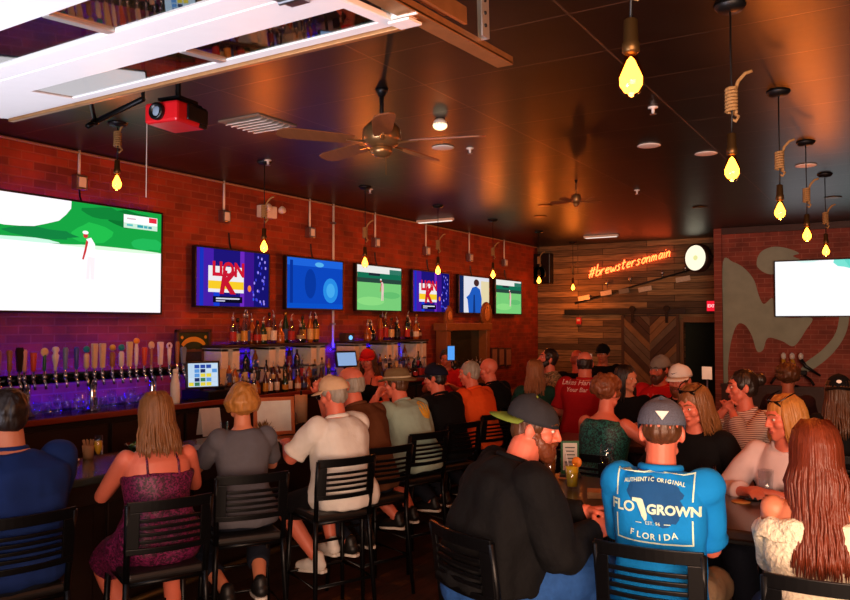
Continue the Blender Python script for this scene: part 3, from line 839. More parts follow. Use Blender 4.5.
# ---------------------------------------------------------------- overhead door, tracks
DWHITE = mat('door_white', (232, 230, 228), .35, var=.04)
DGLASS = pane('door_glass', (180, 194, 188), .32, .02, 1.6)
ALU = mat('aluminium', (190, 186, 180), .35, .7, var=.1)
ORST = mat('orange_lit_steel', (176, 130, 84), .4, .75, var=.25, scale=20)  # orange light falling on the track, put into the steel's base colour
ZD = 3.0
SL = math.atan(.092)
t = thing('overhead_door', (0, 2.13, ZD), 'white framed glass sectional overhead door rolled up under the ceiling', 'door')
t.rotation_euler.x = SL
x0, x1 = 2.6, 4.88
def yl(v): return v - 2.13
def rail(ya, yb, name, m, dz=0, hh=.03, xa=x0, xb=x1):
    q = MB(); q.box(((xa + xb) / 2, (yl(ya) + yl(yb)) / 2, dz), (xb - xa, yb - ya, hh)); return q.build(name, m, t, bevel=.003)
rail(-.62, -.5, 'top_rail', DWHITE)
for c in (-.1, .35, .80, 1.25, 1.70):
    rail(c - .11, c - .003, 'section_rail', DWHITE, 0, .022); rail(c + .003, c + (.18 if c > 1.5 else .11), 'section_rail', DWHITE, 0, .022)
rail(2.075, 2.135, 'bottom_rail', DWHITE, 0, .014)
rail(2.137, 2.165, 'weather_seal', ORST, .005, .05)
MB().box((x0 + .3, yl(.76), .001), (.60, 2.70, .02)).build('side_stile', DWHITE, t, bevel=.003)
MB().box((x1 - .02, yl(.76), .001), (.05, 2.70, .02)).build('side_stile', DWHITE, t, bevel=.003)
for ya, yb in ((-.5, -.21), (.01, .24), (.46, .69), (.91, 1.14), (1.36, 1.59), (1.88, 2.075)):
    for xa, xb in ((x0 + .6, 4.12), (4.12, x1 - .045)):
        MB().box(((xa + xb) / 2, (yl(ya) + yl(yb)) / 2, 0), (xb - xa, yb - ya, .006)).build('glass_panel', DGLASS, t)
    MB().box((4.12, (yl(ya) + yl(yb)) / 2, -.002), (.035, yb - ya, .022)).build('muntin', ALU, t, bevel=.003)
q = MB()
for y in (.35, .8, 1.25, 1.70): q.box((x1 - .1, yl(y), -.016), (.07, .10, .008)); q.tube([(x1 - .14, yl(y), -.018), (x1 - .06, yl(y), -.018)], .009, 8)
q.build('hinge', STEEL, t)
q = MB(); q.box((x1 + .02, yl(2.10), .02), (.10, .06, .05)); q.box((x1 + .04, yl(2.10), -.02), (.08, .08, .008)); q.tube([(x1 - .03, yl(2.08), 0), (x1 + .1, yl(2.08), 0)], .008, 6); q.build('roller_bracket', WHITEP, t)
# the right track with its perforated hanger
t2 = thing('door_track', (4.93, 1.0, ZD - .055), 'long steel door track catching orange light, with a perforated ceiling hanger', 'door track')
t2.rotation_euler.x = .05
q = MB()
q.box((-.02, .0, .035), (.012, 3.6, .07)); q.box((.015, 0, .0), (.07, 3.6, .012)); q.box((.045, 0, .012), (.01, 3.6, .03)); q.build('rail', ORST, t2, bevel=.002)
q = MB(); q.box((.03, 1.12, .085), (.09, .5, .016)); q.box((.07, 1.12, .06), (.014, .5, .06)); q.build('angle_stiffener', ORST, t2, bevel=.002)
q = MB(); hh = H - ZD
q.box((.08, 1.50, hh / 2 + .02), (.006, .05, hh)); q.box((.06, 1.527, hh / 2 + .02), (.045, .006, hh)); q.build('hanger', ALU, t2)
q = MB()
for j in range(11): q.lathe([(.007, -.004), (.007, .004)], (.084, 1.495, .06 + j * .045), 8, Matrix.Rotation(R(90), 3, 'Y'))
q.build('hole_row', BLACKP, t2)

# ---------------------------------------------------------------- things on the ceiling
REDP = mat('projector_red', (190, 24, 30), .3)
p = at(176, 117, z=3.12)
t = thing('projector', p, 'red and black projector hanging under the ceiling beside the overhead door', 'projector', None, R(8))
t.scale = (.74, .74, .74)
MB().box((0, 0, 0), (.30, .32, .15)).build('body', [REDP], t, bevel=.02)
MB().box((0, .03, .06), (.26, .24, .09)).build('top_cover', PLASTIC, t, bevel=.02)
MB().box((.155, .05, .01), (.02, .22, .11)).build('vent_side', PLASTIC, t, bevel=.008)
MB().box((0, .12, .005), (.305, .1, .155)).build('rear_casing', PLASTIC, t, bevel=.015)
q = MB(); q.lathe([(.062, 0), (.062, .03), (.045, .04), (.04, .02), (.001, .018)], (-.02, -.16, 0), 20, Matrix.Rotation(R(90), 3, 'X')); q.build('lens_ring', PLASTIC, t, True)
q = MB(); q.ell((-.02, -.17, 0), (.042, .018, .042)); q.build('lens', mat('lens_glass', (150, 170, 190), .08, .3), t, True)
MB().tube([(0, .02, .1), (0, .02, (H - p.z) / .74)], .02, 10).build('mounting_pole', BMETAL, t)
q = MB(); q.box((0, .02, .12), (.2, .2, .02)); q.box((0, .02, (H - p.z) / .74 - .01), (.16, .16, .02)); q.build('mount_plate', BMETAL, t)
# arm mount left of it
p0 = at(95, 122, z=3.2)
t = thing('camera_arm', p0, 'black jointed steel arm hanging below the overhead door edge', 'bracket')
a1 = at(143, 99, z=3.25) - p0; a2 = at(83, 74, z=3.3) - p0; a3 = at(88, 126, z=3.15) - p0
q = MB(); q.tube([a1, (0, 0, 0), a3], .016, 8); q.build('lower_arm', BMETAL, t, True)
q = MB(); q.tube([(0, 0, 0), a2 * .5 + V((0, 0, .02)), a2, V((a2.x, a2.y, H - p0.z))], .013, 8); q.build('upper_arm', BMETAL, t, True)
q = MB(); q.ell((0, 0, 0), .024); q.ell(a2 * .5 + V((0, 0, .02)), .022); q.build('joint', PLASTIC, t, True)
q = MB(); q.tube([V((a1.x, a1.y, a1.z)), V((a1.x, a1.y, H - p0.z))], .01, 6); q.build('drop_rod', BMETAL, t)
# pull cord
p = at(147, 118, z=H)
tag(MB().tube([(p.x, p.y, H), (p.x, p.y, 2.95)], .004, 6).build('hanging_cord', WHITEP), 'thin pale cord hanging from the ceiling left of the red projector', 'cord')
# ceiling fan
BLADE = mat('fan_blade', (120, 72, 42), .45, var=.25, scale=6, stretch=(6, 1, 1))
FANM = mat('fan_metal', (150, 112, 70), .3, .7)
def fan(name, x, y, z, label, rot, k=1.0, H=H):
    t = thing(name, (x, y, z), label, 'ceiling fan', 'ceiling fans', R(rot))
    MB().tube([(0, 0, .12), (0, 0, H - z)], .014, 10).build('downrod', BMETAL, t, True)
    MB().lathe([(.02, H - z - .05), (.035, H - z - .02), (.045, H - z)], seg=16).build('canopy', BMETAL, t, True)
    MB().lathe([(.02, .16), (.09, .15), (.125, .11), (.13, .05), (.11, .01), (.06, -.01)], seg=24).build('motor_housing', FANM, t, True)
    MB().lathe([(.07, -.005), (.075, -.04), (.05, -.065), (.02, -.075)], seg=20).build('switch_cup', FANM, t, True)
    for j in range(5):
        a = 2 * math.pi * j / 5; mx = Matrix.Rotation(a, 3, 'Z')
        q = MB(); tw = Matrix.Rotation(R(12), 3, 'X')
        rs = []
        for d, w in ((.2, .05), (.28, .062), (.6, .072), (.66, .06), (.69, .03)):
            rs.append([mx @ (V((d * k, 0, .03)) + tw @ V((0, sy * w, sz * .004))) for sy, sz in ((-1, -1), (1, -1), (1, 1), (-1, 1))])
        q.rings(rs); bl = q.build('blade', BLADE, t)
        q = MB(); q.tube([mx @ V((.1, 0, .02)), mx @ V((.24 * k, 0, .025))], .014, 6, flat=.5); q.build('blade_iron', FANM, bl)
    MB().tube([(.03, 0, -.07), (.03, 0, -.19)], .003, 5).build('pull_chain', FANM, t)
    return t
pc = at(388, 88, z=H)
fan('ceiling_fan', pc.x - .05, pc.y, 3.17, 'near ceiling fan with wooden blades and an orange lit motor', 18)
pc = at(576, 180, z=H)
f2 = fan('ceiling_fan', pc.x, pc.y, 3.30, 'small far ceiling fan in the dark middle of the ceiling', 40, 1.0, 3.30 + .25 / .62)
f2.scale = (.42, .42, .62)
# ceiling vent
p = at(258, 123, z=H)
t = thing('ceiling_vent', (p.x, p.y, H), 'square white ceiling vent above the bar', 'vent')
MB().box((0, 0, -.006), (.42, .42, .012)).build('frame', mat('vent_metal', (120, 110, 96), .4), t)
q = MB()
for j in range(6): q.box((0, -.15 + j * .06, -.02), (.36, .035, .006), Matrix.Rotation(R(35), 3, 'X'))
q.build('louver', WHITEP, t)
# ceiling fixtures
LITW = glow('dome_glow', (255, 226, 180), 2.2)
p = at(440, 119, z=H)
t = thing('ceiling_dome', (p.x, p.y, H), 'small cream lit dome right of the near ceiling fan', 'ceiling dome')
MB().lathe([(.03, 0), (.05, -.02), (.055, -.05)], seg=14).build('housing', WHITEP, t, True); MB().ell((0, 0, -.05), (.055, .055, .035)).build('dome_cover', LITW, t, True)  # no lamp: the cream light on this dome is put in as a glow
for (px, py), lb in zip([(653, 107), (268, 160), (370, 189), (470, 148), (637, 190), (336, 151)], ['ceiling sprinkler right of the nearest bulb', 'ceiling sprinkler above the emergency light', 'ceiling sprinkler below the near fan', 'ceiling sprinkler right of the near fan', 'ceiling sprinkler past the second bulb', 'ceiling sprinkler left of the near fan']):
    p = at(px, py, z=H)
    t = thing('sprinkler', (p.x, p.y, H), lb, 'sprinkler', 'ceiling sprinklers')
    MB().lathe([(.035, 0), (.035, -.008), (.012, -.01), (.010, -.04), (.004, -.045)], seg=12).build('stem', WHITEP, t, True)
    MB().lathe([(.022, -.048), (.024, -.052), (.002, -.053)], seg=12).build('deflector', STEEL, t, True)
for i, (px, py, on, lb) in enumerate([(443, 147, 0, 'recessed ceiling light, unlit, past the near fan'), (649, 145, 0, 'recessed ceiling light, unlit, under the nearest bulb'), (706, 153, 0, 'recessed ceiling light, unlit, left of the second bulb'), (833, 197, 1, 'recessed ceiling light, lit warm, at the far right'), (806, 165, 0, 'recessed ceiling light, unlit, right of the second bulb'), (545, 205, 1, 'recessed ceiling light, lit amber, past the far fan'), (700, 207, 1, 'recessed ceiling light, lit amber, before the mural wall'), (540, 216, 1, 'recessed ceiling light, faint amber, nearer the plank wall')]):
    p = at(px, py, z=H)
    t = thing('recessed_light', (p.x, p.y, H), lb, 'ceiling light', 'recessed ceiling lights')
    MB().lathe([(.075, 0), (.095, -.002), (.1, -.008), (.075, -.012)], seg=20).build('trim_ring', WHITEP if not on else BRASSD, t, True)
    MB().lathe([(.074, -.004), (.001, -.005)], seg=20).build('lamp_disc', glow('lit_amber', (255, 176, 70), 3.0) if on else BLACKP, t)
for (px, py), lb in zip([(435, 219), (601, 235)], ['white linear ceiling light above the row of televisions', 'white linear ceiling light before the plank wall']):
    p = at(px, py, z=H)
    t = thing('linear_light', (p.x, p.y, H), lb, 'ceiling light', 'linear ceiling lights')
    MB().box((0, 0, -.02), (.62, .07, .04)).build('housing', WHITEP, t, bevel=.008); MB().box((0, 0, -.043), (.56, .05, .008)).build('diffuser', glow('lit_white', (255, 240, 225), 1.2), t)
# emergency light on the brick wall
p = at(267, 212, x=.048)
t = thing('emergency_light', p, 'white emergency light with two lamp heads high on the brick wall', 'emergency light')
MB().box((0, 0, 0), (.1, .24, .14)).build('battery_box', WHITEP, t, bevel=.01)
for s_ in (-.06, .17): q = MB(); q.lathe([(.02, 0), (.04, .03), (.045, .07), (.04, .075)], (.03, s_, .02), 14, Matrix.Rotation(R(70), 3, 'Y')); q.build('lamp_head', WHITEP, t, True)

# ---------------------------------------------------------------- back wall
# neon handwriting built stroke by stroke
G = {'b': [[(0, 1.5), (.0, .1), (.15, 0), (.42, .1), (.5, .4), (.35, .68), (.1, .62), (0, .4)]], 'r': [[(0, .7), (.05, 0)], [(.03, .42), (.2, .68), (.42, .66)]], 'e': [[(0, .36), (.42, .42), (.36, .66), (.12, .66), (0, .32), (.12, .02), (.45, .1)]],
     'w': [[(0, .68), (.1, .05), (.22, .03), (.34, .5), (.42, .03), (.55, .05), (.68, .7)]], 's': [[(.4, .6), (.2, .7), (.06, .55), (.3, .32), (.3, .08), (.1, 0), (0, .1)]], 't': [[(.15, 1.15), (.1, .1), (.22, 0), (.36, .1)], [(-.05, .75), (.4, .8)]],
     'o': [[(.25, .68), (.04, .5), (.04, .15), (.22, 0), (.42, .18), (.42, .52), (.25, .68), (.5, .62)]], 'n': [[(0, .68), (.02, 0)], [(.02, .42), (.22, .68), (.36, .55), (.36, .02), (.46, .05)]], 'm': [[(0, .68), (.02, 0)], [(.02, .42), (.18, .68), (.28, .5), (.28, .02)], [(.28, .42), (.44, .68), (.54, .5), (.55, .03), (.64, .06)]],
     'a': [[(.4, .62), (.18, .68), (.03, .4), (.08, .05), (.25, .04), (.4, .4), (.42, .68), (.4, .08), (.52, .04)]], 'i': [[(.05, .68), (.05, .08), (.16, .02)], [(.1, .95), (.11, .98)]], '#': [[(.2, 1.25), (.05, .0)], [(.5, 1.25), (.35, 0)], [(-.05, .85), (.65, .9)], [(-.1, .4), (.58, .45)]]}
NEON = glow('neon_red', (255, 84, 38), 9)
pa, pb = at(589, 278, y=YB - .06), at(671, 256, y=YB - .06)
t = thing('neon_sign', pa, 'red neon handwriting sign across the plank wall', 'neon sign')
word = '#brewstersonmain'; adv = {'m': .82, 'w': .82, 'i': .3, '#': .85}
tot = sum(adv.get(c, .6) for c in word)
dirx = (pb - pa) / tot; k = dirx.length; ax = dirx.normalized(); az = V((.22, 0, 1)).normalized()
cur = 0
for c in word:
    q = MB()
    for st in G[c]:
        pts = [ax * (cur + u) * k + az * v * k * .98 for u, v in st]
        P = []
        for i in range(len(pts) - 1):
            for f in (0, .5): P.append(pts[i].lerp(pts[i + 1], f))
        P.append(pts[-1])
        q.tube(P, .0105, 6)
    q.build('letter_hash' if c == '#' else 'letter_' + c, NEON, t, True); cur += adv.get(c, .6)
q = MB()
for f in (.04, .35, .7, .98): q.tube([(pb - pa) * f + V((0, 0, .05)), (pb - pa) * f + V((0, .06, .05))], .012, 6)
q.build('standoff', BLACKP, t)
# round lit clock-like sign
p = at(698, 258, y=YB - .14)
t = thing('round_sign', p, 'round cream lit sign with a dark rim high beside the brick pier', 'sign', None, R(-28))
MB().lathe([(.2, .07), (.255, .06), (.262, 0), (.255, -.06), (.2, -.07)], (0, 0, 0), 40, Matrix.Rotation(R(90), 3, 'X')).build('rim', mat('rim_wood', (50, 32, 22), .5), t, True)
MB().lathe([(.225, .072), (.001, .078)], (0, 0, 0), 40, Matrix.Rotation(R(90), 3, 'X')).build('lit_face', glow('lit_cream', (255, 244, 214), 1.15), t)
q = MB(); q.ell((.01, -.079, .0), (.05, .004, .045), None, 16, 8)
q.build('emblem', glow('emblem_lit', (240, 236, 160), 1.0), t)
MB().box((.2, .0, 0), (.25, .03, .05)).build('bracket', BLACKP, t)
# slanting rail of plates and spot heads
t = thing('slanted_rack', at(575, 303, y=YB - .05), 'slanting dark rail with white plates and small spot heads under the neon sign', 'wall rack')
o = at(575, 303, y=YB - .05); e = at(690, 270, y=YB - .05) - o
MB().tube([(0, 0, 0), e], .016, 8).build('rail', BLACKP, t, True)
for px, py, w in ((584, 298, .24), (606, 293, .22), (624, 291, .2), (645, 289, .25), (683, 279, .26)):
    c = at(px, py, y=YB - .06) - o
    q = MB(); q.box(c, (w, .012, .09), Matrix.Rotation(R(-9), 3, 'Y')); q.build('plate', mat('plate_cream', (206, 200, 184), .5, var=.3, scale=40) if px != 624 else mat('plate_grey', (120, 122, 116), .5), t, bevel=.004)
for px, py in ((607, 283), (630, 279), (662, 273), (685, 268)):
    c = at(px, py, y=YB - .06) - o
    q = MB(); q.ell(c, (.035, .03, .04)); q.tube([c, c + V((.0, .03, -.1))], .008, 6); q.build('spot_head', STEEL, t, True)
# sliding barn door with chevron boards
def planks(b, poly_fn): pass
bx0, bx1 = at(622, 318, y=YB - .06).x, at(679, 318, y=YB - .06).x
t = thing('barn_door', ((bx0 + bx1) / 2, YB - .055, 0), 'sliding barn door with chevron boards on a black rail', 'door')
W2 = (bx1 - bx0) / 2; HB = 2.14
cols = [mat('barn_board_tan', (132, 98, 62), .65, var=.4, scale=9, bump=.3), mat('barn_board_grey', (104, 88, 70), .65, var=.4, scale=9, bump=.3), mat('barn_board_dark', (74, 50, 34), .65, var=.4, scale=9, bump=.3)]
q = MB(); bw = .155
def clip_strip(sx, a0, a1):
    """board between two parallel diagonals, kept inside the half door"""
    pts = [(0, a0), (W2, a0 + W2), (W2, a1 + W2), (0, a1)]
    def cut(P, f):
        o = []
        for i in range(len(P)):
            A, B = P[i], P[(i + 1) % len(P)]; fa, fb = f(A), f(B)
            if fa >= 0: o.append(A)
            if fa * fb < 0: s_ = fa / (fa - fb); o.append((A[0] + (B[0] - A[0]) * s_, A[1] + (B[1] - A[1]) * s_))
        return o
    P = cut(cut(pts, lambda v: v[1] - .05), lambda v: HB - v[1])
    return [(sx * u, v) for u, v in P]
n = 0; a = -W2
while a < HB:
    for sx in (-1, 1):
        P = clip_strip(sx, a + .006, a + bw - .006)
        if len(P) >= 3:
            q.mi = (n * 2 + (sx > 0) + n // 3) % 3
            if sx < 0: P = P[::-1]
            q.prism(P, (0, 0, 0), (1, 0, 0), (0, 0, 1), .03)
    a += bw; n += 1
q.build('chevron_boards', cols, t)
q = MB(); q.box((0, .012, HB / 2 + .03), (W2 * 2, .02, HB)); 
q.build('backing', BLACKP, t)
q = MB()
for x in (-W2 + .02, W2 - .02): q.box((x, -.034, HB / 2 + .02), (.05, .012, HB))
q.build('edge_stile', cols[2], t)
r0, r1 = at(565, 312, y=YB - .06), at(686, 312, y=YB - .06)
q = MB(); q.box((((r0.x + r1.x) / 2) - (bx0 + bx1) / 2, -.03, 2.235), (r1.x - r0.x, .015, .10)); q.build('track', BLACKP, t, bevel=.004)
for x in (-W2 * .6, W2 * .6):
    q = MB(); q.box((x, -.05, 2.15), (.05, .01, .26)); q.lathe([(.06, -.012), (.06, .012)], (x, -.05, 2.28), 18, Matrix.Rotation(R(90), 3, 'X')); q.build('hanger', BMETAL, t)
# speaker, alarm, exit sign
pp = at(541, 269, y=YB - .1)
t = thing('wall_speaker', pp, 'black box speaker high on the plank wall by the brick corner', 'speaker')
MB().box((.0, 0, 0), (.46, .2, .60)).build('cabinet', PLASTIC, t, bevel=.015)
q = MB(); q.lathe([(.15, 0), (.16, .012), (.1, -.01), (.03, .0)], (0, -.1, -.08), 20, Matrix.Rotation(R(90), 3, 'X')); q.lathe([(.06, 0), (.065, .01), (.02, 0)], (0, -.1, .18), 16, Matrix.Rotation(R(90), 3, 'X')); q.build('driver', BLACKP, t, True)
pp = at(579, 321, y=YB - .03)
t = thing('fire_alarm', pp, 'small red and white fire alarm on the plank wall', 'alarm')
MB().box((0, 0, 0), (.1, .05, .13)).build('body', mat('alarm_red', (200, 30, 28), .4), t, bevel=.008); MB().box((0, -.028, .02), (.06, .01, .04)).build('strobe', WHITEP, t)
pp = at(711, 306, y=YB - .08)
t = thing('exit_sign', pp, 'small red lit EXIT sign beside the brick pier', 'sign', None, R(0))
MB().box((.02, .02, 0), (.2, .05, .2)).build('housing', BLACKP, t, bevel=.008)
MB().box((.02, -.008, 0), (.18, .006, .18)).build('lit_face', glow('exit_red', (225, 24, 44), 1.3), t)
q = MB(); text_bm(q, 'EXIT', .075, (.02, -.0125, 0), (1, 0, 0), (0, 0, 1), .001, bold=.002); q.build('lettering', glow('exit_white', (255, 190, 190), 1.3), t)
# ---------------------------------------------------------------- back bar
DARKW = mat('dark_stained_wood', (40, 24, 17), .4, var=.35, scale=12, stretch=(1, .2, 1), bump=.1)
REDW = mat('red_wood_edge', (120, 46, 24), .3, var=.3, scale=12, stretch=(1, .15, 1))
BLUEL = glow('led_blue', (14, 10, 255), 110)
t = thing('back_bar_cabinet', (.3, 6.2, 0), 'long dark back bar cabinet below the beer taps', 'cabinet')
MB().box((0, 0, .62), (.58, 8.8, 1.18)).build('carcass', mat('cooler_black', (18, 15, 14), .4), t)
for j in range(11):
    y = -4.0 + j * .8
    d = MB().box((.3, y, .66), (.03, .76, 1.02)).build('door', DARKW, t, bevel=.006)
    MB().tube([(.33, y + .3, .8), (.35, y + .3, .82), (.35, y + .3, 1.0), (.33, y + .3, 1.02)], .008, 6).build('handle', STEEL, d, True)
q = MB(); q.box((.3, 6.2, 1.238), (.64, 8.8, .035)); tag(q.build('back_bar_counter', DARKW, bevel=.006), 'dark wooden back bar counter under taps, register and bottles', 'counter')
tag(MB().box((.63, 6.2, 1.245), (.03, 8.8, .05)).build('counter_edge', REDW, bevel=.008), 'red brown wooden edge along the back bar counter', 'trim')

# beer taps: one beam, its columns, faucets and handles
ZT = 1.56
pL, pR = at(-45, 380, x=.34), at(178, 373, x=.34)
t = thing('beer_tap_tower', (.34, pL.y, 1.257), 'long chrome and black tap tower with a row of differently coloured beer handles', 'beer tap tower')
LT = pR.y - pL.y; zb = (at(90, 376, x=.34).z) - 1.257
q = MB(); q.tube([(0, -.05, zb), (0, LT + .05, zb)], .042, 16); q.build('tap_beam', mat('beam_black', (16, 16, 20), .22, .7), t, True)
q = MB()
for px in (-40, 25, 92, 152): 
    y = at(px, 400, x=.34).y - pL.y
    MB().lathe([(.075, 0), (.07, .02), (.045, .04), (.038, zb * .5), (.04, zb - .03)], (0, y, 0), 18).build('column', CHROME, t, True)
hc = dict(black=mat('handle_black', (16, 16, 18), .3), pinkw=mat('handle_pink', (214, 150, 130), .35), orange=mat('handle_orange', (206, 70, 24), .35), green=mat('handle_green', (30, 92, 50), .35), white=mat('handle_white', (222, 206, 196), .35), grey=mat('handle_grey', (110, 124, 150), .35), blue=mat('handle_blue', (60, 70, 150), .35), teal=mat('handle_teal', (20, 130, 120), .35), cream=mat('handle_cream', (214, 186, 140), .4), wood=mat('handle_wood', (150, 92, 44), .45), gold=mat('handle_gold', (196, 150, 40), .35), ball=mat('handle_ball', (240, 140, 20), .4))
hs = [(13, 'black', 'paddle', 1.1), (18, 'pinkw', 'slim', 1.0), (27, 'orange', 'taper', .85), (38, 'green', 'disc', .95, 'cream'), (49, 'white', 'figure', 1.1), (59, 'grey', 'slim', 1.05), (70, 'blue', 'slim', 1.05), (80, 'cream', 'ball', 1.05, 'teal'), (88, 'cream', 'slab', 1.2), (96, 'cream', 'slab', 1.2), (106, 'wood', 'ball', 1.1, 'gold'), (115, 'white', 'ball', 1.1, 'teal'), (123, 'cream', 'slab', 1.25), (130, 'white', 'tall', 1.45, 'ball'), (138, 'orange', 'taper', .95), (145, 'wood', 'disc', 1.15, 'cream'), (154, 'white', 'slab', 1.2), (163, 'white', 'ring', 1.15), (171, 'wood', 'slim', 1.2), (177, 'grey', 'paddle', .9)]
for i, h in enumerate(hs + [(x, 'wood', 'slim', 1.0) for x in (3, -8, -20, -33)]):
    px, c, kind, L = h[:4]; extra = hc[h[4]] if len(h) > 4 else None
    y = at(px, 376, x=.34).y - pL.y
    q = MB(); q.tube([(.03, y, zb), (.085, y, zb - .005), (.105, y, zb - .03), (.112, y, zb - .075)], [.013, .013, .012, .010], 8); q.lathe([(.016, zb + .0), (.016, zb + .03), (.009, zb + .04), (.009, zb + .075)], (.085, y, 0), 10)
    fo = q.build('faucet', CHROME, t, True)
    b0 = zb + .07; hh = .175 * L; q = MB(); X = .085
    lp = lambda pr: q.lathe([(r, b0 + z * hh) for r, z in pr], (X, y, 0), 12)
    if kind == 'taper': lp([(.012, 0), (.018, .1), (.026, .8), (.026, .95), (.018, 1)])
    elif kind == 'paddle': q.prism([(y - .014, b0), (y + .014, b0), (y + .03, b0 + hh * .85), (y + .02, b0 + hh), (y - .02, b0 + hh), (y - .03, b0 + hh * .85)], (X - .012, 0, 0), (0, 1, 0), (0, 0, 1), .024)
    elif kind == 'slim': lp([(.010, 0), (.016, .08), (.018, .5), (.022, .9), (.014, 1)])
    elif kind == 'slab': q.prism([(y - .016, b0), (y + .016, b0), (y + .026, b0 + hh * .97), (y + .02, b0 + hh), (y - .02, b0 + hh), (y - .026, b0 + hh * .97)], (X - .014, 0, 0), (0, 1, 0), (0, 0, 1), .028); q.box((X + .016, y, b0 + hh * .55), (.004, .024, hh * .5))
    elif kind == 'figure': lp([(.012, 0), (.014, .2), (.024, .45), (.03, .62), (.016, .72), (.03, .85), (.022, .97), (.006, 1)])
    elif kind == 'tall': lp([(.010, 0), (.016, .1), (.018, .6), (.012, .8), (.006, .82)])
    elif kind == 'ring':
        q.tube([(X, y, b0), (X, y, b0 + hh * .7)], [.012, .02], 10); q.tube([(X, y + .024 * math.cos(a), b0 + hh * .85 + .024 * math.sin(a)) for a in [6.283 * j / 14 for j in range(14)]], .010, 6, closed=True)
    elif kind == 'disc': lp([(.010, 0), (.014, .1), (.013, .75), (.010, .8)])
    elif kind == 'ball': lp([(.012, 0), (.022, .08), (.024, .6), (.014, .7)])
    ho = q.build('tap_handle', hc[c], fo, kind not in ('slab', 'paddle'))
    if extra is not None:
        q = MB()
        if kind == 'disc': q.ell((X, y, b0 + hh * .9), (.014, .034, .036))
        else: q.ell((X, y, b0 + hh * .88), .028)
        # the topper is a second look on the same handle
        me = q.bm; bmesh.ops.recalc_face_normals(me, faces=me.faces)
        tmp = bpy.data.meshes.new('topper'); me.to_mesh(tmp); me.free()
        b2 = bmesh.new(); b2.from_mesh(ho.data); b2.from_mesh(tmp)
        b2.faces.ensure_lookup_table(); nf = len(ho.data.polygons)
        for f in b2.faces[nf:]: f.material_index = 1; f.smooth = True
        b2.to_mesh(ho.data); b2.free(); ho.data.materials.append(extra)
# LED strips (real light lines) behind taps, behind the huge TV, behind the shelves
def led(y0, y1, x, z, label, strength=None, vert=False):
    t = thing('led_strip', (x, y0, z), label, 'led strip', 'blue led strips')
    MB().box((.006, (y1 - y0) / 2, 0), (.006, y1 - y0, .022)).build('channel', PLASTIC, t)
    MB().box((0, (y1 - y0) / 2, 0), (.006, y1 - y0, .012)).build('diode_line', strength or BLUEL, t)
led(pL.y, pR.y - .05, .14, 1.268, 'blue led strip facing the bricks behind the glasses under the taps')
led(pL.y, pR.y - .1, .29, zb + 1.257, 'blue led strip facing the bricks behind the tap beam')
VIOL = glow('led_violet', (80, 16, 255), 45)
for z, lb in ((3.02, 'violet led strip behind the top edge of the huge television'),): led(3.5, 5.06, .045, z, lb, VIOL)

GLASSM = pane('drink_glass', (248, 250, 252), .07, .02, 1.45)
def wineglass(kind):
    q = MB()
    if kind == 'tumbler': q.lathe([(.001, .004), (.030, .0), (.032, .004), (.037, .12), (.035, .12), (.030, .01), (.001, .009)], seg=14, close=False)
    elif kind == 'goblet': q.lathe([(.001, 0), (.034, .001), (.030, .006), (.006, .012), (.005, .065), (.02, .075), (.037, .1), (.04, .13), (.033, .17), (.031, .17), (.037, .13), (.034, .102), (.018, .08), (.001, .076)], seg=14, close=False)
    elif kind == 'flute': q.lathe([(.001, 0), (.034, .001), (.030, .006), (.005, .012), (.004, .09), (.012, .10), (.024, .13), (.027, .17), (.024, .225), (.0225, .225), (.025, .17), (.022, .132), (.01, .105), (.001, .102)], seg=16, close=False)
    elif kind == 'pint': q.lathe([(.001, .006), (.030, .0), (.032, .003), (.042, .15), (.040, .15), (.030, .01), (.001, .01)], seg=16, close=False)
    elif kind == 'wine': q.lathe([(.001, 0), (.037, .001), (.033, .006), (.006, .012), (.005, .09), (.02, .10), (.04, .125), (.043, .16), (.034, .22), (.032, .22), (.041, .16), (.038, .127), (.018, .104), (.001, .1)], seg=16, close=False)
    return q
protos = {}
def glass(kind, x, y, z, label, group=None, flip=False, rz=0):
    key = kind
    if key not in protos: protos[key] = wineglass(kind).build('glass', GLASSM, None, True)
    else:
        o = protos[key].copy(); COL.objects.link(o); protos[key] = o
    o = protos[key]
    o.name = {'tumbler': 'tumbler_glass', 'goblet': 'goblet_glass', 'flute': 'champagne_flute', 'pint': 'pint_glass', 'wine': 'wine_glass'}[kind]
    o.location = (x, y, z + (.17 if flip and kind == 'goblet' else .12 if flip else 0)); o.rotation_euler = (R(180) if flip else 0, 0, 0)
    return tag(o, label, 'glass', group)
i = 0
for row, xx in enumerate((.40, .50)):
    for j in range(17):
        y = at(28, 400, x=xx).y + j * .085 + random.uniform(-.01, .01)
        if y > at(150, 400, x=xx).y + .05: continue
        glass('tumbler' if (j + row) % 3 else 'goblet', xx + random.uniform(-.01, .01), y, 1.257, '%s in the %s row under the beer taps, glass %s from the left end' % ('tumbler' if (j + row) % 3 else 'stemmed glass', ('rear', 'front')[row], ['first', 'second', 'third', 'fourth', 'fifth', 'sixth', 'seventh', 'eighth', 'ninth', 'tenth', 'eleventh', 'twelfth', 'thirteenth', 'fourteenth', 'fifteenth', 'sixteenth', 'seventeenth'][j]), 'glasses under the beer taps', flip=(j % 2 == 0))
# white bottle standing at the end of the taps
p = at(175, 402, x=.5)
t = thing('white_bottle', (.5, p.y, 1.257), 'tall plain white bottle at the right end of the beer taps', 'bottle')
MB().lathe([(.001, 0), (.042, .002), (.044, .02), (.044, .19), (.03, .235), (.022, .27), (.02, .29)], seg=18).build('body', WHITEP, t, True)
MB().lathe([(.02, .29), (.024, .295), (.022, .32), (.004, .326)], seg=14).build('lid', WHITEP, t, True)

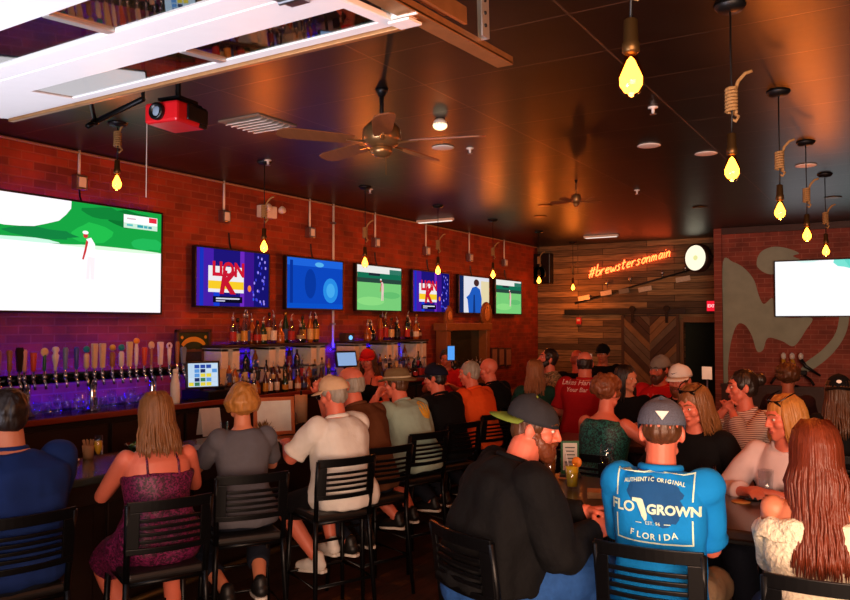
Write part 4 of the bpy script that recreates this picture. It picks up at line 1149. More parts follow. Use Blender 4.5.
# framed beer sign
p = at(192, 346, x=.05)
t = thing('framed_sign', p, 'framed green and gold beer sign on the bricks right of the taps', 'sign', None, R(90))
q = MB()
for x, z, sx, sz in ((0, .155, .46, .03), (0, -.155, .46, .03), (-.215, 0, .03, .34), (.215, 0, .03, .34)): q.box((x, -.02, z), (sx, .04, sz))
q.build('frame', mat('frame_wood', (76, 48, 28), .45), t, bevel=.005)
MB().box((0, -.012, 0), (.41, .02, .29)).build('panel', mat('sign_green', (44, 58, 30), .4, var=.4, scale=10), t)
q = MB(); arc = [(.17 * math.cos(a), -.02 + .115 * math.sin(a)) for a in [R(20 + 140 * j / 14) for j in range(15)]]; arc2 = [(.14 * math.cos(a), -.03 + .075 * math.sin(a)) for a in [R(160 - 140 * j / 14) for j in range(15)]]
q.prism(arc + arc2, (0, -.0235, 0), (1, 0, 0), (0, 0, 1), .001); q.prism(blob(0, -.06, .09, .03, 14), (0, -.0235, 0), (1, 0, 0), (0, 0, 1), .001)
for u in (-.15, .16): q.ell((u, -.024, .09), (.018, .003, .018), None, 8, 6)
q.build('gold_band', mat('sign_gold', (214, 160, 50), .4), t)

# register: monitor on a stand, card reader, drawer
p = at(204, 375, x=.52)
t = thing('register_monitor', (.5, p.y, 1.257), 'point of sale monitor with a lit screen between the taps and the bottles', 'monitor', None, R(62))
zz = p.z - 1.257
MB().box((0, .02, .01), (.22, .2, .02)).build('base', PLASTIC, t, bevel=.006)
MB().tube([(0, .04, .02), (0, .03, zz - .05)], .02, 10).build('stand', PLASTIC, t)
MB().box((0, 0, zz), (.33, .04, .27), Matrix.Rotation(R(-6), 3, 'X')).build('casing', PLASTIC, t, bevel=.01)
q = MB(); q.box((0, -.0225, zz + .002), (.285, .003, .225), Matrix.Rotation(R(-6), 3, 'X')); sc = q.build('screen', glow('pos_screen', (190, 214, 236), 1.0), t)
q = MB(); mats = [glow('pos_%d' % i, c, 1.0) for i, c in enumerate([(40, 70, 160), (90, 150, 220), (230, 210, 60), (60, 120, 80), (30, 40, 90), (200, 220, 240)])]
for r_ in range(5):
    for c_ in range(5):
        if c_ == 0 and r_ > 1: continue
        q.mi = random.randrange(6); q.box((-.115 + c_ * .056, -.0265 + (r_ - 2) * .0045, zz - .085 + r_ * .042), (.046, .003, .034), Matrix.Rotation(R(-6), 3, 'X'))
q.build('buttons', mats, sc)
t = thing('cash_drawer', (.42, p.y + .18, 1.257), 'low black cash drawer with papers right of the monitor', 'cash drawer')
MB().box((0, 0, .05), (.38, .4, .1)).build('case', PLASTIC, t, bevel=.006); q = MB(); q.box((.19, 0, .05), (.01, .37, .08)); q.tube([(.2, -.03, .05), (.2, .03, .05)], .006, 6); q.build('drawer_front', BMETAL, t, bevel=.003)
t = thing('card_terminal', (.5, p.y + .2, 1.357), 'small card terminal with a receipt on the cash drawer', 'card terminal', None, R(70))
MB().box((0, 0, .03), (.08, .16, .05), Matrix.Rotation(R(15), 3, 'X')).build('body', PLASTIC, t, bevel=.008); MB().box((0, .02, .065), (.056, .07, .004), Matrix.Rotation(R(15), 3, 'X')).build('receipt', WHITEP, t)
q = MB(); q.box((.0, .0, .095), (.012, .12, .19), Matrix.Rotation(R(12), 3, 'Y')); tag(q.build('paper_card', mat('card_paper', (226, 196, 150), .6), None, loc=(.4, p.y + .33, 1.357)), 'pale card standing behind the cash drawer right of the monitor', 'card')
t = thing('picture_frame', (.12, p.y + .22, 1.63), 'small brown framed picture behind the register monitor', 'picture', None, R(90))
q = MB()
for x, z, sx, sz in ((0, .1, .26, .025), (0, -.1, .26, .025), (-.12, 0, .025, .22), (.12, 0, .025, .22)): q.box((x, 0, z), (sx, .03, sz))
q.build('frame', mat('frame_wood2', (90, 58, 36), .5), t); MB().box((0, .005, 0), (.22, .012, .18)).build('picture', mat('picture_dark', (40, 34, 30), .5, var=.5, scale=30), t)

# ---------------------------------------------------------------- bottle shelves
SHW = mat('shelf_white', (214, 206, 194), .5, var=.15)
def shelf_unit(px0, px1, label, lab2):
    y0, y1 = at(px0, 346, x=.36).y, at(px1, 346, x=.36).y; L = y1 - y0
    zt = 1.765; zb_ = 1.258
    t = thing('bottle_shelf', (.2, y0, zb_), label, 'shelf')
    MB().box((0, L / 2, zt - zb_), (.36, L + .04, .03)).build('top_board', DARKW, t, bevel=.004)
    n = 3; cw = .26; hh = zt - zb_ - .015
    for k in range(n):
        yc = cw / 2 + (L - cw) * k / (n - 1)
        q = MB()
        q.box((-.14, yc, hh / 2), (.02, cw, hh)); 
        for s_ in (-1, 1): q.box((0, yc + s_ * (cw / 2 - .05), hh * .5), (.3, .10, hh))
        for z in (.01, hh * .52, hh - .02): q.box((0, yc, z), (.3, cw, .03))
        q.build('cubby', SHW, t, bevel=.004)
    q = MB(); q.box((-.05, L / 2, .23), (.16, L, .02)); q.build('middle_board', DARKW, t)
    MB().box((.19, L / 2, .06), (.1, L + .1, .12)).build('front_step', DARKW, t, bevel=.004)
    led(y0 - .1, y1 + .05, .05, zt - .09, lab2)
    led(y0 - .12, y1 + .05, .05, zb_ + .14, lab2.replace('upper', 'lower'))
    return y0, y1, zt + .015
uA = shelf_unit(222, 326, 'white cubby bottle shelf with blue backlight nearest the register', 'upper blue led strip behind the bottle shelf nearest the register')
uB = shelf_unit(355, 427, 'white cubby bottle shelf with blue backlight under the middle golf screen', 'upper blue led strip behind the bottle shelf under the middle golf screen')
GL = {'clear': pane('bottle_clear', (222, 226, 232), .1, .03), 'brown': mat('bottle_brown', (70, 30, 12), .08, var=.2, coat=.5), 'green': mat('bottle_green', (24, 50, 24), .08, var=.2, coat=.5), 'amber': mat('bottle_amber', (150, 80, 24), .08, var=.2, coat=.5), 'black': mat('bottle_black', (14, 13, 14), .1, coat=.5), 'blue': mat('bottle_blue', (50, 70, 170), .08, coat=.5)}
LBL = [mat('label_white', (222, 210, 196), .6, var=.3, scale=60), mat('label_cream', (206, 176, 120), .6, var=.3, scale=60), mat('label_red', (160, 34, 30), .6, var=.3, scale=60), mat('label_gold', (190, 140, 50), .5, var=.3, scale=60), mat('label_blue', (50, 70, 130), .6, var=.3, scale=60), mat('label_black', (30, 28, 28), .6)]
CAPS = [mat('cap_black', (16, 15, 15), .4), mat('cap_gold', (190, 150, 70), .3, .8), mat('cap_red', (150, 26, 26), .4), mat('cap_silver', (190, 190, 190), .3, .8)]
SHP = [[(.001, 0), (.036, .002), (.038, .02), (.038, .17), (.03, .20), (.014, .23), (.013, .285)], [(.001, 0), (.042, .002), (.044, .02), (.043, .13), (.036, .165), (.016, .20), (.014, .25)], [(.001, 0), (.030, .002), (.034, .02), (.037, .2), (.028, .225), (.013, .25), (.013, .31)], [(.001, 0), (.048, .002), (.05, .03), (.046, .11), (.025, .15), (.015, .17), (.014, .215)], [(.001, 0), (.033, .002), (.035, .02), (.035, .18), (.02, .24), (.012, .27), (.012, .32)]]
bp = {}
def bottle(shape, g, l, c, x, y, z, label, group, k=1.0):
    key = (shape, g, l, c)
    if key not in bp:
        pr = SHP[shape]; t = thing('liquor_bottle', (0, 0, 0), label, 'bottle', group)
        MB().lathe(pr, seg=12).build('glass_body', GL[g], t, True)
        r = pr[3][0] + .0012; z0 = pr[2][1] + .02; z1 = pr[3][1] * .82
        MB().lathe([(r, z0), (r, z1)], seg=12, close=False).build('paper_label', LBL[l], t, True)
        rt, ht = pr[-1]
        q = MB(); q.lathe([(rt + .002, ht - .03), (rt + .003, ht + .004), (rt * .5, ht + .008)], seg=10)
        if c == 3: q.tube([(0, 0, ht), (.0, .004, ht + .03), (.0, .022, ht + .055)], .005, 6)
        q.build('cap', CAPS[c], t, True); bp[key] = t
    else: t = copy_tree(bp[key], label=label, group=group)
    t.location = (x, y, z); t.rotation_euler.z = random.random() * 6; t.scale = (k, k, k)
    return t
gk = ['clear', 'brown', 'amber', 'clear', 'green', 'clear', 'clear', 'amber', 'clear', 'black']
def brow(px_list, x, z, label, group, k=1.0):
    ORD = ['first', 'second', 'third', 'fourth', 'fifth', 'sixth', 'seventh', 'eighth', 'ninth', 'tenth', 'eleventh', 'twelfth', 'thirteenth', 'fourteenth', 'fifteenth', 'sixteenth', 'seventeenth', 'eighteenth', 'nineteenth']
    LN = ['white', 'cream', 'red', 'gold', 'blue', 'black']
    for i, px in enumerate(px_list):
        g_, l_ = random.choice(gk), random.randrange(6)
        lb_ = '%s bottle with %s label, %s from the left, %s' % (g_, LN[l_], ORD[i], label)
        bottle(random.randrange(5), g_, l_, random.choice([0, 1, 3, 3, 3]), x + random.uniform(-.03, .03), at(px, 345, x=x).y, z, lb_, group, k)
random.seed(4)
brow([233, 243, 248, 256, 264, 273, 282, 291, 300, 309, 316], .30, uA[2], 'front of top board by register', 'bottles on the shelf nearest the register', 1.0)
brow([238, 252, 268, 287, 303, 316], .16, uA[2], 'rear of top board by register', 'bottles on the shelf nearest the register', 1.1)
brow([367, 373, 381, 387, 393, 399, 406, 411, 416, 420], .28, uB[2], 'front of top board under golf', 'bottles on the shelf under the middle golf screen', 1.05)
brow([370, 384, 396, 407, 416], .14, uB[2], 'rear of top board under golf', 'bottles on the shelf under the middle golf screen', 1.12)
brow([222 + i * 6.2 for i in range(19)], .50, 1.257, 'front counter row by register', 'front row bottles on the back bar', .8)
brow([228 + i * 6.2 for i in range(17)], .39, 1.378, 'low step by register', 'bottles on the low step near the register', .72)
brow([360 + i * 5 for i in range(14)], .50, 1.257, 'front counter row under golf', 'front row bottles behind the customers', .8)
brow([360 + i * 5 for i in range(13)], .39, 1.378, 'low step under golf', 'bottles on the low step under the middle golf screen', .72)
for a, b_, u, lb in ((245, 262, uA, 'left cubby gap by register'), (282, 296, uA, 'right cubby gap by register'), (384, 390, uB, 'left cubby gap under golf'), (405, 412, uB, 'right cubby gap under golf')):
    brow([a, (a + b_) / 2, b_], .17, 1.498, lb, 'bottles in the ' + lb, .8)
# small printer / lamp box at 347,348 and register at 347,357
p = at(347, 343, x=.12)
t = thing('wall_dispenser', p, 'small dark box with a blue light on the bricks between the bottle shelves', 'dispenser')
MB().box((0, 0, 0), (.12, .18, .26)).build('body', mat('box_brown', (60, 44, 34), .5), t, bevel=.01); MB().ell((.06, 0, .07), (.012, .04, .03)).build('light', glow('box_blue', (120, 190, 255), 1.3), t)
p = at(346, 359, x=.5)
t = thing('register_monitor', (.5, p.y, 1.257), 'small tilted monitor with a pale lit screen between the bottle shelves', 'monitor', None, R(70))
MB().box((0, .02, .01), (.18, .16, .02)).build('base', PLASTIC, t, bevel=.005); MB().tube([(0, .03, .02), (0, .02, p.z - 1.27)], .018, 8).build('stand', PLASTIC, t)
MB().box((0, 0, p.z - 1.257), (.30, .03, .2), Matrix.Rotation(R(-14), 3, 'X')).build('casing', PLASTIC, t, bevel=.008); MB().box((0, -.019, p.z - 1.257), (.26, .003, .16), Matrix.Rotation(R(-14), 3, 'X')).build('screen', glow('pos_screen_blue', (140, 170, 214), 1.0), t)
# mirror hutch at the far end, plaques and framed papers
HUT = mat('hutch_oak', (132, 82, 40), .45, var=.3, scale=10, bump=.15)
y0, y1 = at(446, 345, x=.25).y, at(489, 345, x=.25).y
t = thing('mirror_hutch', (.17, (y0 + y1) / 2, 0), 'oak framed mirror hutch at the far end of the brick wall', 'hutch')
w = (y1 - y0) / 2; zt = at(468, 323, x=.25).z
q = MB()
for s_ in (-1, 1): q.box((0, s_ * (w - .06), zt / 2 + .5), (.2, .12, zt - 1.0))
q.box((0, 0, zt - .06), (.24, 2 * w + .1, .12)); q.box((.02, 0, 1.1), (.36, 2 * w, .08)); q.build('frame', HUT, t, bevel=.008)
MB().box((.02, 0, .53), (.36, 2 * w, 1.06)).build('base_cabinet', HUT, t, bevel=.01)
MB().box((-.06, 0, (zt + 1.1) / 2), (.02, 2 * w - .2, zt - 1.2)).build('mirror', mat('mirror_dark', (86, 88, 62), .12, .8), t)
brow([452 + i * 4.2 for i in range(8)], .3, 1.142, 'ledge of the oak hutch', 'bottles on the mirror hutch', .95)
p = at(447, 319, x=.12)
t = thing('wooden_plaque', p, 'carved wooden plaque above the left post of the mirror hutch', 'plaque', None, R(90))
q = MB(); q.prism([(-.1, -.2), (.1, -.2), (.12, 0), (.08, .14), (0, .22), (-.08, .14), (-.12, 0)], (0, 0, 0), (1, 0, 0), (0, 0, 1), .05); q.build('board', HUT, t, bevel=.01); q = MB(); q.ell((0, -.055, .05), (.06, .02, .08)); q.build('carving', mat('carving', (190, 130, 70), .5), t, True)
p = at(485, 314, x=.12)
t = thing('round_plaque', p, 'round wooden plaque above the right post of the mirror hutch', 'plaque', None, R(90))
MB().lathe([(.2, 0), (.21, .03), (.18, .045), (.001, .04)], (0, 0, 0), 28, Matrix.Rotation(R(90), 3, 'X')).build('board', HUT, t, True); q = MB(); q.ell((0, -.045, .0), (.09, .02, .12), None, 14, 8); q.build('carving', mat('carving', (190, 130, 70), .5), t)
for px, lb in ((494, 'left'), (501, 'middle'), (508, 'right')):
    p = at(px, 357, x=.03)
    t = thing('framed_paper', p, lb + ' of three framed papers low on the brick wall past the mirror hutch', 'framed paper', 'framed papers past the hutch', R(90))
    MB().box((0, 0, 0), (.23, .03, .34)).build('frame', mat('paper_frame', (70, 40, 28), .5), t, bevel=.004); MB().box((0, -.017, 0), (.18, .004, .28)).build('paper', mat('paper_brown', (150, 110, 90), .7, var=.3, scale=30), t)

# ---------------------------------------------------------------- the bar
XB0, XB1, YB0, YB1 = 1.38, 2.06, 1.2, 10.2
BARTOP = mat('bar_top', (58, 60, 54), .14, var=.35, scale=3, coat=.6)
tag(MB().box(((XB0 + XB1) / 2, (YB0 + YB1) / 2, 1.045), (XB1 - XB0, YB1 - YB0, .05)).build('bar_counter', BARTOP, bevel=.012), 'long polished grey green bar counter the customers sit along', 'counter')
t = thing('bar_cabinet', ((XB0 + XB1) / 2 - .02, (YB0 + YB1) / 2, 0), 'dark panelled bar cabinet under the polished counter', 'bar')
MB().box((-.05, 0, .51), (.42, YB1 - YB0 - .04, 1.018)).build('carcass', DARKW, t)
q = MB()
for j in range(13): q.box((.17, -4.3 + j * .72, .53), (.03, .62, .8))
q.build('front_panels', DARKW, t, bevel=.01)
q = MB(); q.box((.3, 0, .95), (.06, YB1 - YB0, .13)); q.build('apron', DARKW, t, bevel=.01)
MB().tube([(.33, -4.4, .22), (.33, 4.4, .22)], .024, 10).build('foot_rail', BRASSD, t, True)

# things on the bar
ZC = 1.071
PAPER = mat('napkin', (226, 218, 206), .8)
def onbar(px, py, z=ZC):
    v = at(px, py, z=z); v.x = min(1.98, max(1.47, v.x)); return v
p = onbar(98, 471); glass('flute', p.x, p.y, ZC, 'champagne flute with orange juice drink beside the woman in plum')
tag(MB().lathe([(.008, .106), (.021, .132), (.0245, .165), (.0235, .19), (.001, .19)], seg=14).build('orange_drink', mat('mimosa', (240, 170, 30), .2, emit=0), None, True, loc=(p.x, p.y, ZC)), 'orange drink inside the champagne flute', 'drink')
p = onbar(66, 463)
t = thing('napkin_plate', (p.x, p.y, ZC), 'round white coaster plate near the man in dark blue', 'plate')
MB().lathe([(.001, .004), (.05, .003), (.085, .016), (.085, .02), (.05, .008), (.001, .008)], seg=24, close=False).build('plate', WHITEP, t, True); MB().ell((.0, 0, .012), (.03, .03, .01)).build('red_garnish', mat('garnish_red', (190, 34, 30), .4), t, True)
p = onbar(84, 458)
t = thing('stirrer_cup', (p.x, p.y, ZC), 'kraft cup of brown paper straws on the bar', 'cup')
KR = mat('kraft', (182, 132, 88), .7)
MB().lathe([(.001, .002), (.032, 0), (.042, .09), (.040, .09), (.031, .006), (.001, .006)], seg=16, close=False).build('cup', KR, t, True)
q = MB()
for j in range(9): a = j * .7; q.tube([(.012 * math.cos(a), .012 * math.sin(a), .01), (.035 * math.cos(a), .035 * math.sin(a), .13)], .005, 5)
q.build('straws', KR, t)
p = onbar(112, 447)
t = thing('glass_bowl', (p.x, p.y, ZC), 'low green glass bowl of lime wedges behind the flute', 'bowl')
MB().lathe([(.001, .004), (.05, .0), (.1, .05), (.097, .05), (.05, .008), (.001, .008)], seg=24, close=False).build('bowl', pane('bowl_green', (170, 214, 180), .1), t, True)
q = MB()
for j in range(7): q.ell((.045 * math.cos(j * .9), .045 * math.sin(j * .9), .035), (.025, .016, .016), None, 10, 6)
q.build('lime_wedges', mat('lime', (90, 140, 50), .4), t, True)
p = onbar(222, 436); glass('tumbler', p.x, p.y, ZC, 'clear tumbler on the bar left of the person with short blond hair')
p = onbar(213, 437)
t = thing('menu_card', (p.x - .1, p.y + .05, ZC), 'white folded menu card leaning on the bar beside the short haired person', 'menu', None, R(70))
q = MB(); q.box((-.0, .03, .11), (.17, .004, .23), Matrix.Rotation(R(-16), 3, 'X')); q.box((0, .11, .11), (.17, .004, .23), Matrix.Rotation(R(16), 3, 'X')); q.build('card', PAPER, t)
p = onbar(271, 437)
t = thing('menu_board', (p.x - .06, p.y + .1, ZC), 'white board in an orange wooden frame standing on the bar', 'menu board', None, R(58))
TILT = Matrix.Rotation(R(-8), 3, 'X')
MB().box((0, 0, .155), (.30, .008, .28), TILT).build('board', mat('board_white', (246, 238, 226), .5), t)
q = MB()
for x, z, sx, sz in ((0, .30, .35, .03), (0, .015, .35, .03), (-.16, .155, .03, .3), (.16, .155, .03, .3)): q.box(TILT @ V((x, -.004, z - .155)) + V((0, 0, .155)), (sx, .024, sz), TILT)
q.build('frame', mat('frame_orange', (196, 100, 50), .4), t, bevel=.004)
q = MB(); q.box((0, .07, .09), (.04, .012, .2), Matrix.Rotation(R(30), 3, 'X')); q.build('easel_leg', HUT, t)
p = onbar(260, 437)
t = thing('planter', (p.x + .06, p.y - .02, ZC), 'small dark bowl with a dry brown arrangement before the white board', 'planter')
MB().lathe([(.001, .0), (.03, 0), (.05, .05), (.045, .05), (.001, .03)], seg=16).build('pot', BLACKP, t, True)
q = MB()
for j in range(40):
    a = random.random() * 6.28; e = random.uniform(.2, 1.4); L = random.uniform(.06, .12)
    d = V((math.cos(a) * math.cos(e), math.sin(a) * math.cos(e), math.sin(e)))
    q.tube([V((0, 0, .04)), V((0, 0, .04)) + d * L * .6, V((0, 0, .045)) + d * L], [.006, .009, .001], 5, flat=.3)
q.build('dry_leaves', mat('dry_leaf', (140, 110, 60), .7, var=.4), t)
p = onbar(272, 442); glass('tumbler', p.x, p.y, ZC, 'tumbler of red drink before the white board')
tag(MB().lathe([(.001, .011), (.0295, .011), (.034, .085), (.001, .086)], seg=14).build('red_drink', mat('red_drink', (190, 36, 30), .2), None, True, loc=(p.x, p.y, ZC)), 'red drink inside the tumbler before the white board', 'drink')
p = onbar(301, 424)
t = thing('towel_roll', (p.x, p.y, ZC), 'tall roll of beige paper towel standing on the bar', 'paper towel')
q = MB(); q.lathe([(.02, .02), (.058, .02), (.058, .27), (.02, .27)], seg=24); q.build('roll', mat('towel_beige', (190, 148, 110), .8, bump=.3, scale=50), t, True); MB().lathe([(.07, 0), (.07, .015), (.012, .018), (.01, .30), (.014, .305), (.001, .31)], seg=18).build('holder', BMETAL, t, True)
p = onbar(291, 430)
t = thing('condiment_caddy', (p.x, p.y, ZC), 'black caddy with steel shakers left of the towel roll', 'caddy')
MB().box((0, 0, .03), (.12, .16, .06)).build('tray', BLACKP, t, bevel=.006)
for s_ in (-.04, .04): MB().lathe([(.001, .05), (.022, .05), (.022, .13), (.018, .145), (.001, .15)], (0, s_, 0), 14).build('shaker', STEEL, t, True)
p = onbar(218, 446)
t = thing('napkin_sheet', (p.x + .03, p.y - .15, ZC), 'dark open tablet like menu folder flat on the bar', 'menu folder', None, R(40))
MB().box((0, 0, .006), (.2, .28, .012)).build('cover', PLASTIC, t, bevel=.003); MB().box((0, 0, .0135), (.17, .24, .002)).build('page', mat('page_grey', (120, 128, 132), .5), t)

# ---------------------------------------------------------------- bar chairs
CHB = mat('chair_black', (9, 9, 11), .38, .2, var=.1, spec=.35)
VIN = mat('seat_vinyl', (24, 20, 19), .45, bump=.05)
def chair(label, x, y, rz, group, gap=5):
    t = thing('bar_chair', (x, y, 0), label, 'bar chair', group, R(rz))
    MB().box((0, 0, .715), (.40, .40, .05)).build('seat', VIN, t, bevel=.02)
    q = MB()
    for a, b in (((-.19, -.19), (.19, -.19)), ((-.19, .19), (.19, .19)), ((-.19, -.19), (-.19, .19)), ((.19, -.19), (.19, .19))): q.tube([(*a, .685), (*b, .685)], .014, 8)
    q.build('seat_frame', CHB, t, True)
    for sx in (-1, 1):
        MB().tube([(sx * .225, .22, 0), (sx * .2, .19, .69)], [.014, .017], 10).build('leg', CHB, t, True)
        MB().tube([(sx * .23, -.25, 0), (sx * .205, -.2, .55), (sx * .20, -.195, .70)], [.014, .017, .017], 10).build('leg', CHB, t, True)
    q = MB()
    c = [(.215, .2, .28), (-.215, .2, .28), (-.218, -.218, .28), (.218, -.218, .28)]
    q.tube(c, .012, 8, closed=True); q.tube([(-.207, .195, .45), (.207, .195, .45)], .010, 8); q.build('footrest', CHB, t, True)
    # back: side posts, broad slotted panel bowed backwards
    for sx in (-1, 1): MB().tube([(sx * .2, -.195, .70), (sx * .205, -.215, .9), (sx * .21, -.25, 1.1)], .016, 10).build('back_post', CHB, t, True)
    q = MB(); NX = 12
    def P(u, z): return V((u * .215, -.205 - (z - .70) * .115 - .035 * (1 - u * u), z))
    def slab(u0, u1, z0, z1):
        n = max(2, int(NX * (u1 - u0) / 2)); rs = []
        for i in range(n + 1):
            u = u0 + (u1 - u0) * i / n
            rs.append([P(u, z0) + V((0, .008, 0)), P(u, z0) - V((0, .008, 0)), P(u, z1) - V((0, .008, 0)), P(u, z1) + V((0, .008, 0))])
        q.rings(rs)
    slab(-1, 1, 1.06, 1.115); slab(-1, 1, .845, .875); slab(-1, -.72, .875, 1.06); slab(.72, 1, .875, 1.06)
    for j in range(4): slab(-.72, .72, .889 + j * .036 + .008, .889 + j * .036 + .026)
    q.build('slotted_back', CHB, t, bevel=.003)
    return t
chair0 = None
def place_chair(label, x, y, rz, group):
    global chair0
    if chair0 is None: chair0 = chair(label, x, y, rz, group); return chair0
    return copy_tree(chair0, (x, y, 0), R(rz), label, group)
# ---------------------------------------------------------------- tables
TTOP = mat('table_top', (46, 26, 18), .3, var=.35, scale=10, stretch=(.2, 1, 1), coat=.3)
def table(label, x0, x1, y0, y1, z=1.06):
    t = thing('high_table', ((x0 + x1) / 2, (y0 + y1) / 2, 0), label, 'table', 'high tables')
    w, d = (x1 - x0), (y1 - y0)
    MB().box((0, 0, z - .025), (w, d, .05)).build('tabletop', TTOP, t, bevel=.012)
    q = MB(); q.box((0, 0, z - .055), (w + .004, d + .004, .02)); q.build('edge_band', BMETAL, t, bevel=.004)
    for sx in (-1, 1):
        q = MB(); q.box((sx * (w / 2 - .45), 0, (z - .06) / 2), (.09, .09, z - .06)); q.build('pedestal', BMETAL, t, bevel=.006)
        q = MB(); q.box((sx * (w / 2 - .45), 0, .02), (.5, .07, .04)); q.box((sx * (w / 2 - .45), 0, .02), (.07, .6, .04)); q.build('foot', BMETAL, t, bevel=.006)
    return t
ZT_ = 1.061
table('dark wooden high table between the man in black and the woman in cream', 4.30, 6.85, 3.80, 4.66)
table('dark high table behind, around which the man in the white cap sits', 3.75, 5.15, 5.95, 6.45)

# ---------------------------------------------------------------- the customers at the bar
G_BAR = 'bar chairs along the counter'; G_TAB = 'bar chairs around the near high table'
H_DK = hairmat('dark', (34, 22, 16)); H_BR = hairmat('brown', (84, 50, 28)); H_BL = hairmat('blond', (176, 116, 54)); H_BLD = hairmat('dark_blond', (124, 78, 42)); H_GR = hairmat('grey', (150, 140, 128)); H_AU = hairmat('auburn', (112, 46, 24)); H_RD = hairmat('red_brown', (112, 58, 32))
DENIM = cloth('denim', (38, 78, 140), .25, 40); DKJEAN = cloth('dark_denim', (22, 26, 38), .2, 40); BLKC = cloth('black', (11, 10, 12), .2); WHC = cloth('white', (226, 220, 214), .06)
SHOEB = mat('shoe_black', (18, 17, 18), .5); SHOEW = mat('shoe_white', (220, 214, 208), .5); SHADE = mat('sunglass_black', (12, 11, 11), .15)
SOLEW = mat('sole_white', (214, 208, 200), .5)
def seq(n, a, b):
    """cloth sewn with sequins: tiny cells of varying colour"""
    if n in MATS: return MATS[n]
    m = bpy.data.materials.new(n); m.use_nodes = True; nt = m.node_tree; p = nt.nodes['Principled BSDF']
    tc = nt.nodes.new('ShaderNodeTexCoord'); v = nt.nodes.new('ShaderNodeTexVoronoi'); v.inputs['Scale'].default_value = 120
    r = nt.nodes.new('ShaderNodeValToRGB'); r.color_ramp.elements[0].color = lin(a); r.color_ramp.elements[1].color = lin(b); r.color_ramp.elements[0].position = .3; r.color_ramp.elements[1].position = .85
    s = nt.nodes.new('ShaderNodeSeparateColor'); nt.links.new(tc.outputs['Object'], v.inputs['Vector']); nt.links.new(v.outputs['Color'], s.inputs[0]); nt.links.new(s.outputs[0], r.inputs[0]); nt.links.new(r.outputs[0], p.inputs['Base Color'])
    p.inputs['Roughness'].default_value = .55; MATS[n] = m; return m
def stripes(n, a, b, sc=22, ax='Z'):
    m = bpy.data.materials.new(n); m.use_nodes = True; nt = m.node_tree; p = nt.nodes['Principled BSDF']
    tc = nt.nodes.new('ShaderNodeTexCoord'); w = nt.nodes.new('ShaderNodeTexWave'); w.bands_direction = ax; w.inputs['Scale'].default_value = sc; w.inputs['Distortion'].default_value = .6
    r = nt.nodes.new('ShaderNodeValToRGB'); r.color_ramp.elements[0].color = lin(a); r.color_ramp.elements[1].color = lin(b); r.color_ramp.elements[0].position = .45; r.color_ramp.elements[1].position = .55
    nt.links.new(tc.outputs['Object'], w.inputs['Vector']); nt.links.new(w.outputs['Fac'], r.inputs[0]); nt.links.new(r.outputs[0], p.inputs['Base Color']); p.inputs['Roughness'].default_value = .85; MATS[n] = m; return m
def spots(n, cols, sc=18):
    m = bpy.data.materials.new(n); m.use_nodes = True; nt = m.node_tree; p = nt.nodes['Principled BSDF']
    tc = nt.nodes.new('ShaderNodeTexCoord'); w = nt.nodes.new('ShaderNodeTexNoise'); w.inputs['Scale'].default_value = sc; w.inputs['Detail'].default_value = 2
    r = nt.nodes.new('ShaderNodeValToRGB'); e = r.color_ramp.elements; e[0].color = lin(cols[0]); e[0].position = .4; e[1].color = lin(cols[1]); e[1].position = .5
    for i, c in enumerate(cols[2:]): k = e.new(.58 + i * .08); k.color = lin(c)
    nt.links.new(tc.outputs['Object'], w.inputs['Vector']); nt.links.new(w.outputs['Fac'], r.inputs[0]); nt.links.new(r.outputs[0], p.inputs['Base Color']); p.inputs['Roughness'].default_value = .85; MATS[n] = m; return m

S90 = ((-.12, .08, .37), (.12, .12, .37))
# 1 man at the left edge of the picture
p = Person('man in a dark blue shirt seen from behind at the left edge of the bar', 2.52, 2.22, 78, lean=3, build=1.3, scale=1.06, head=(5, -4, 0), face=False, vox=.009, feet=S90)
p.shirt(cloth('navy', (22, 44, 98), .3, 6), sleeve=1.9).collar(cloth('navy', (30, 62, 128))).pants(DKJEAN).shoes(SHOEB).hair(H_DK, 'short')
place_chair('bar chair holding the man in dark blue at the left edge', 2.54, 2.22, 76, G_BAR)
# 2 woman in plum
p = Person('woman with dark blond hair in a plum sequin dress seen from behind at the bar', 2.84, 2.86, 66, 'w', lean=6, build=1.14, head=(4, -10, 0), face=False, skin=SKIN3, vox=.008, feet=S90, hands=((-.1, .40, 1.12), (.14, .42, 1.12)), poles=((-.9, -.2, -1), (.9, -.2, -1)))
PLUM = seq('plum_sequin', (52, 8, 34), (128, 30, 84))
p.shirt(PLUM, sleeve=0, t1=.335, name='dress', off=.012, flare=.0).strap(PLUM, .006).skirt(PLUM).shoes(SHOEB).hair(H_BLD, 'long', .17, n=110, front=True, vol=1.02)
place_chair('bar chair under the woman in plum', 2.85, 2.84, 66, G_BAR)
# 3 short haired person
p = Person('person with short blond hair in a grey shirt seen from behind at the bar', 2.76, 3.58, 60, 'w', lean=5, build=1.0, head=(4, -6, 0), face=False, vox=.008, feet=((-.12, -.08, .38), (.1, -.02, .38)), hands=((-.14, .42, 1.12), (.12, .42, 1.12)), poles=((-.9, -.2, -1), (.9, -.2, -1)))
GRT = cloth('charcoal_grey', (92, 90, 98), .1)
p.shirt(GRT, sleeve=.72, flare=.03).pants(DKJEAN, 1.6).shoes(SHOEB, SOLEW).hair(H_BL, 'bob', .05, vol=1.08)
place_chair('bar chair under the short haired person in grey', 2.77, 3.56, 58, G_BAR)
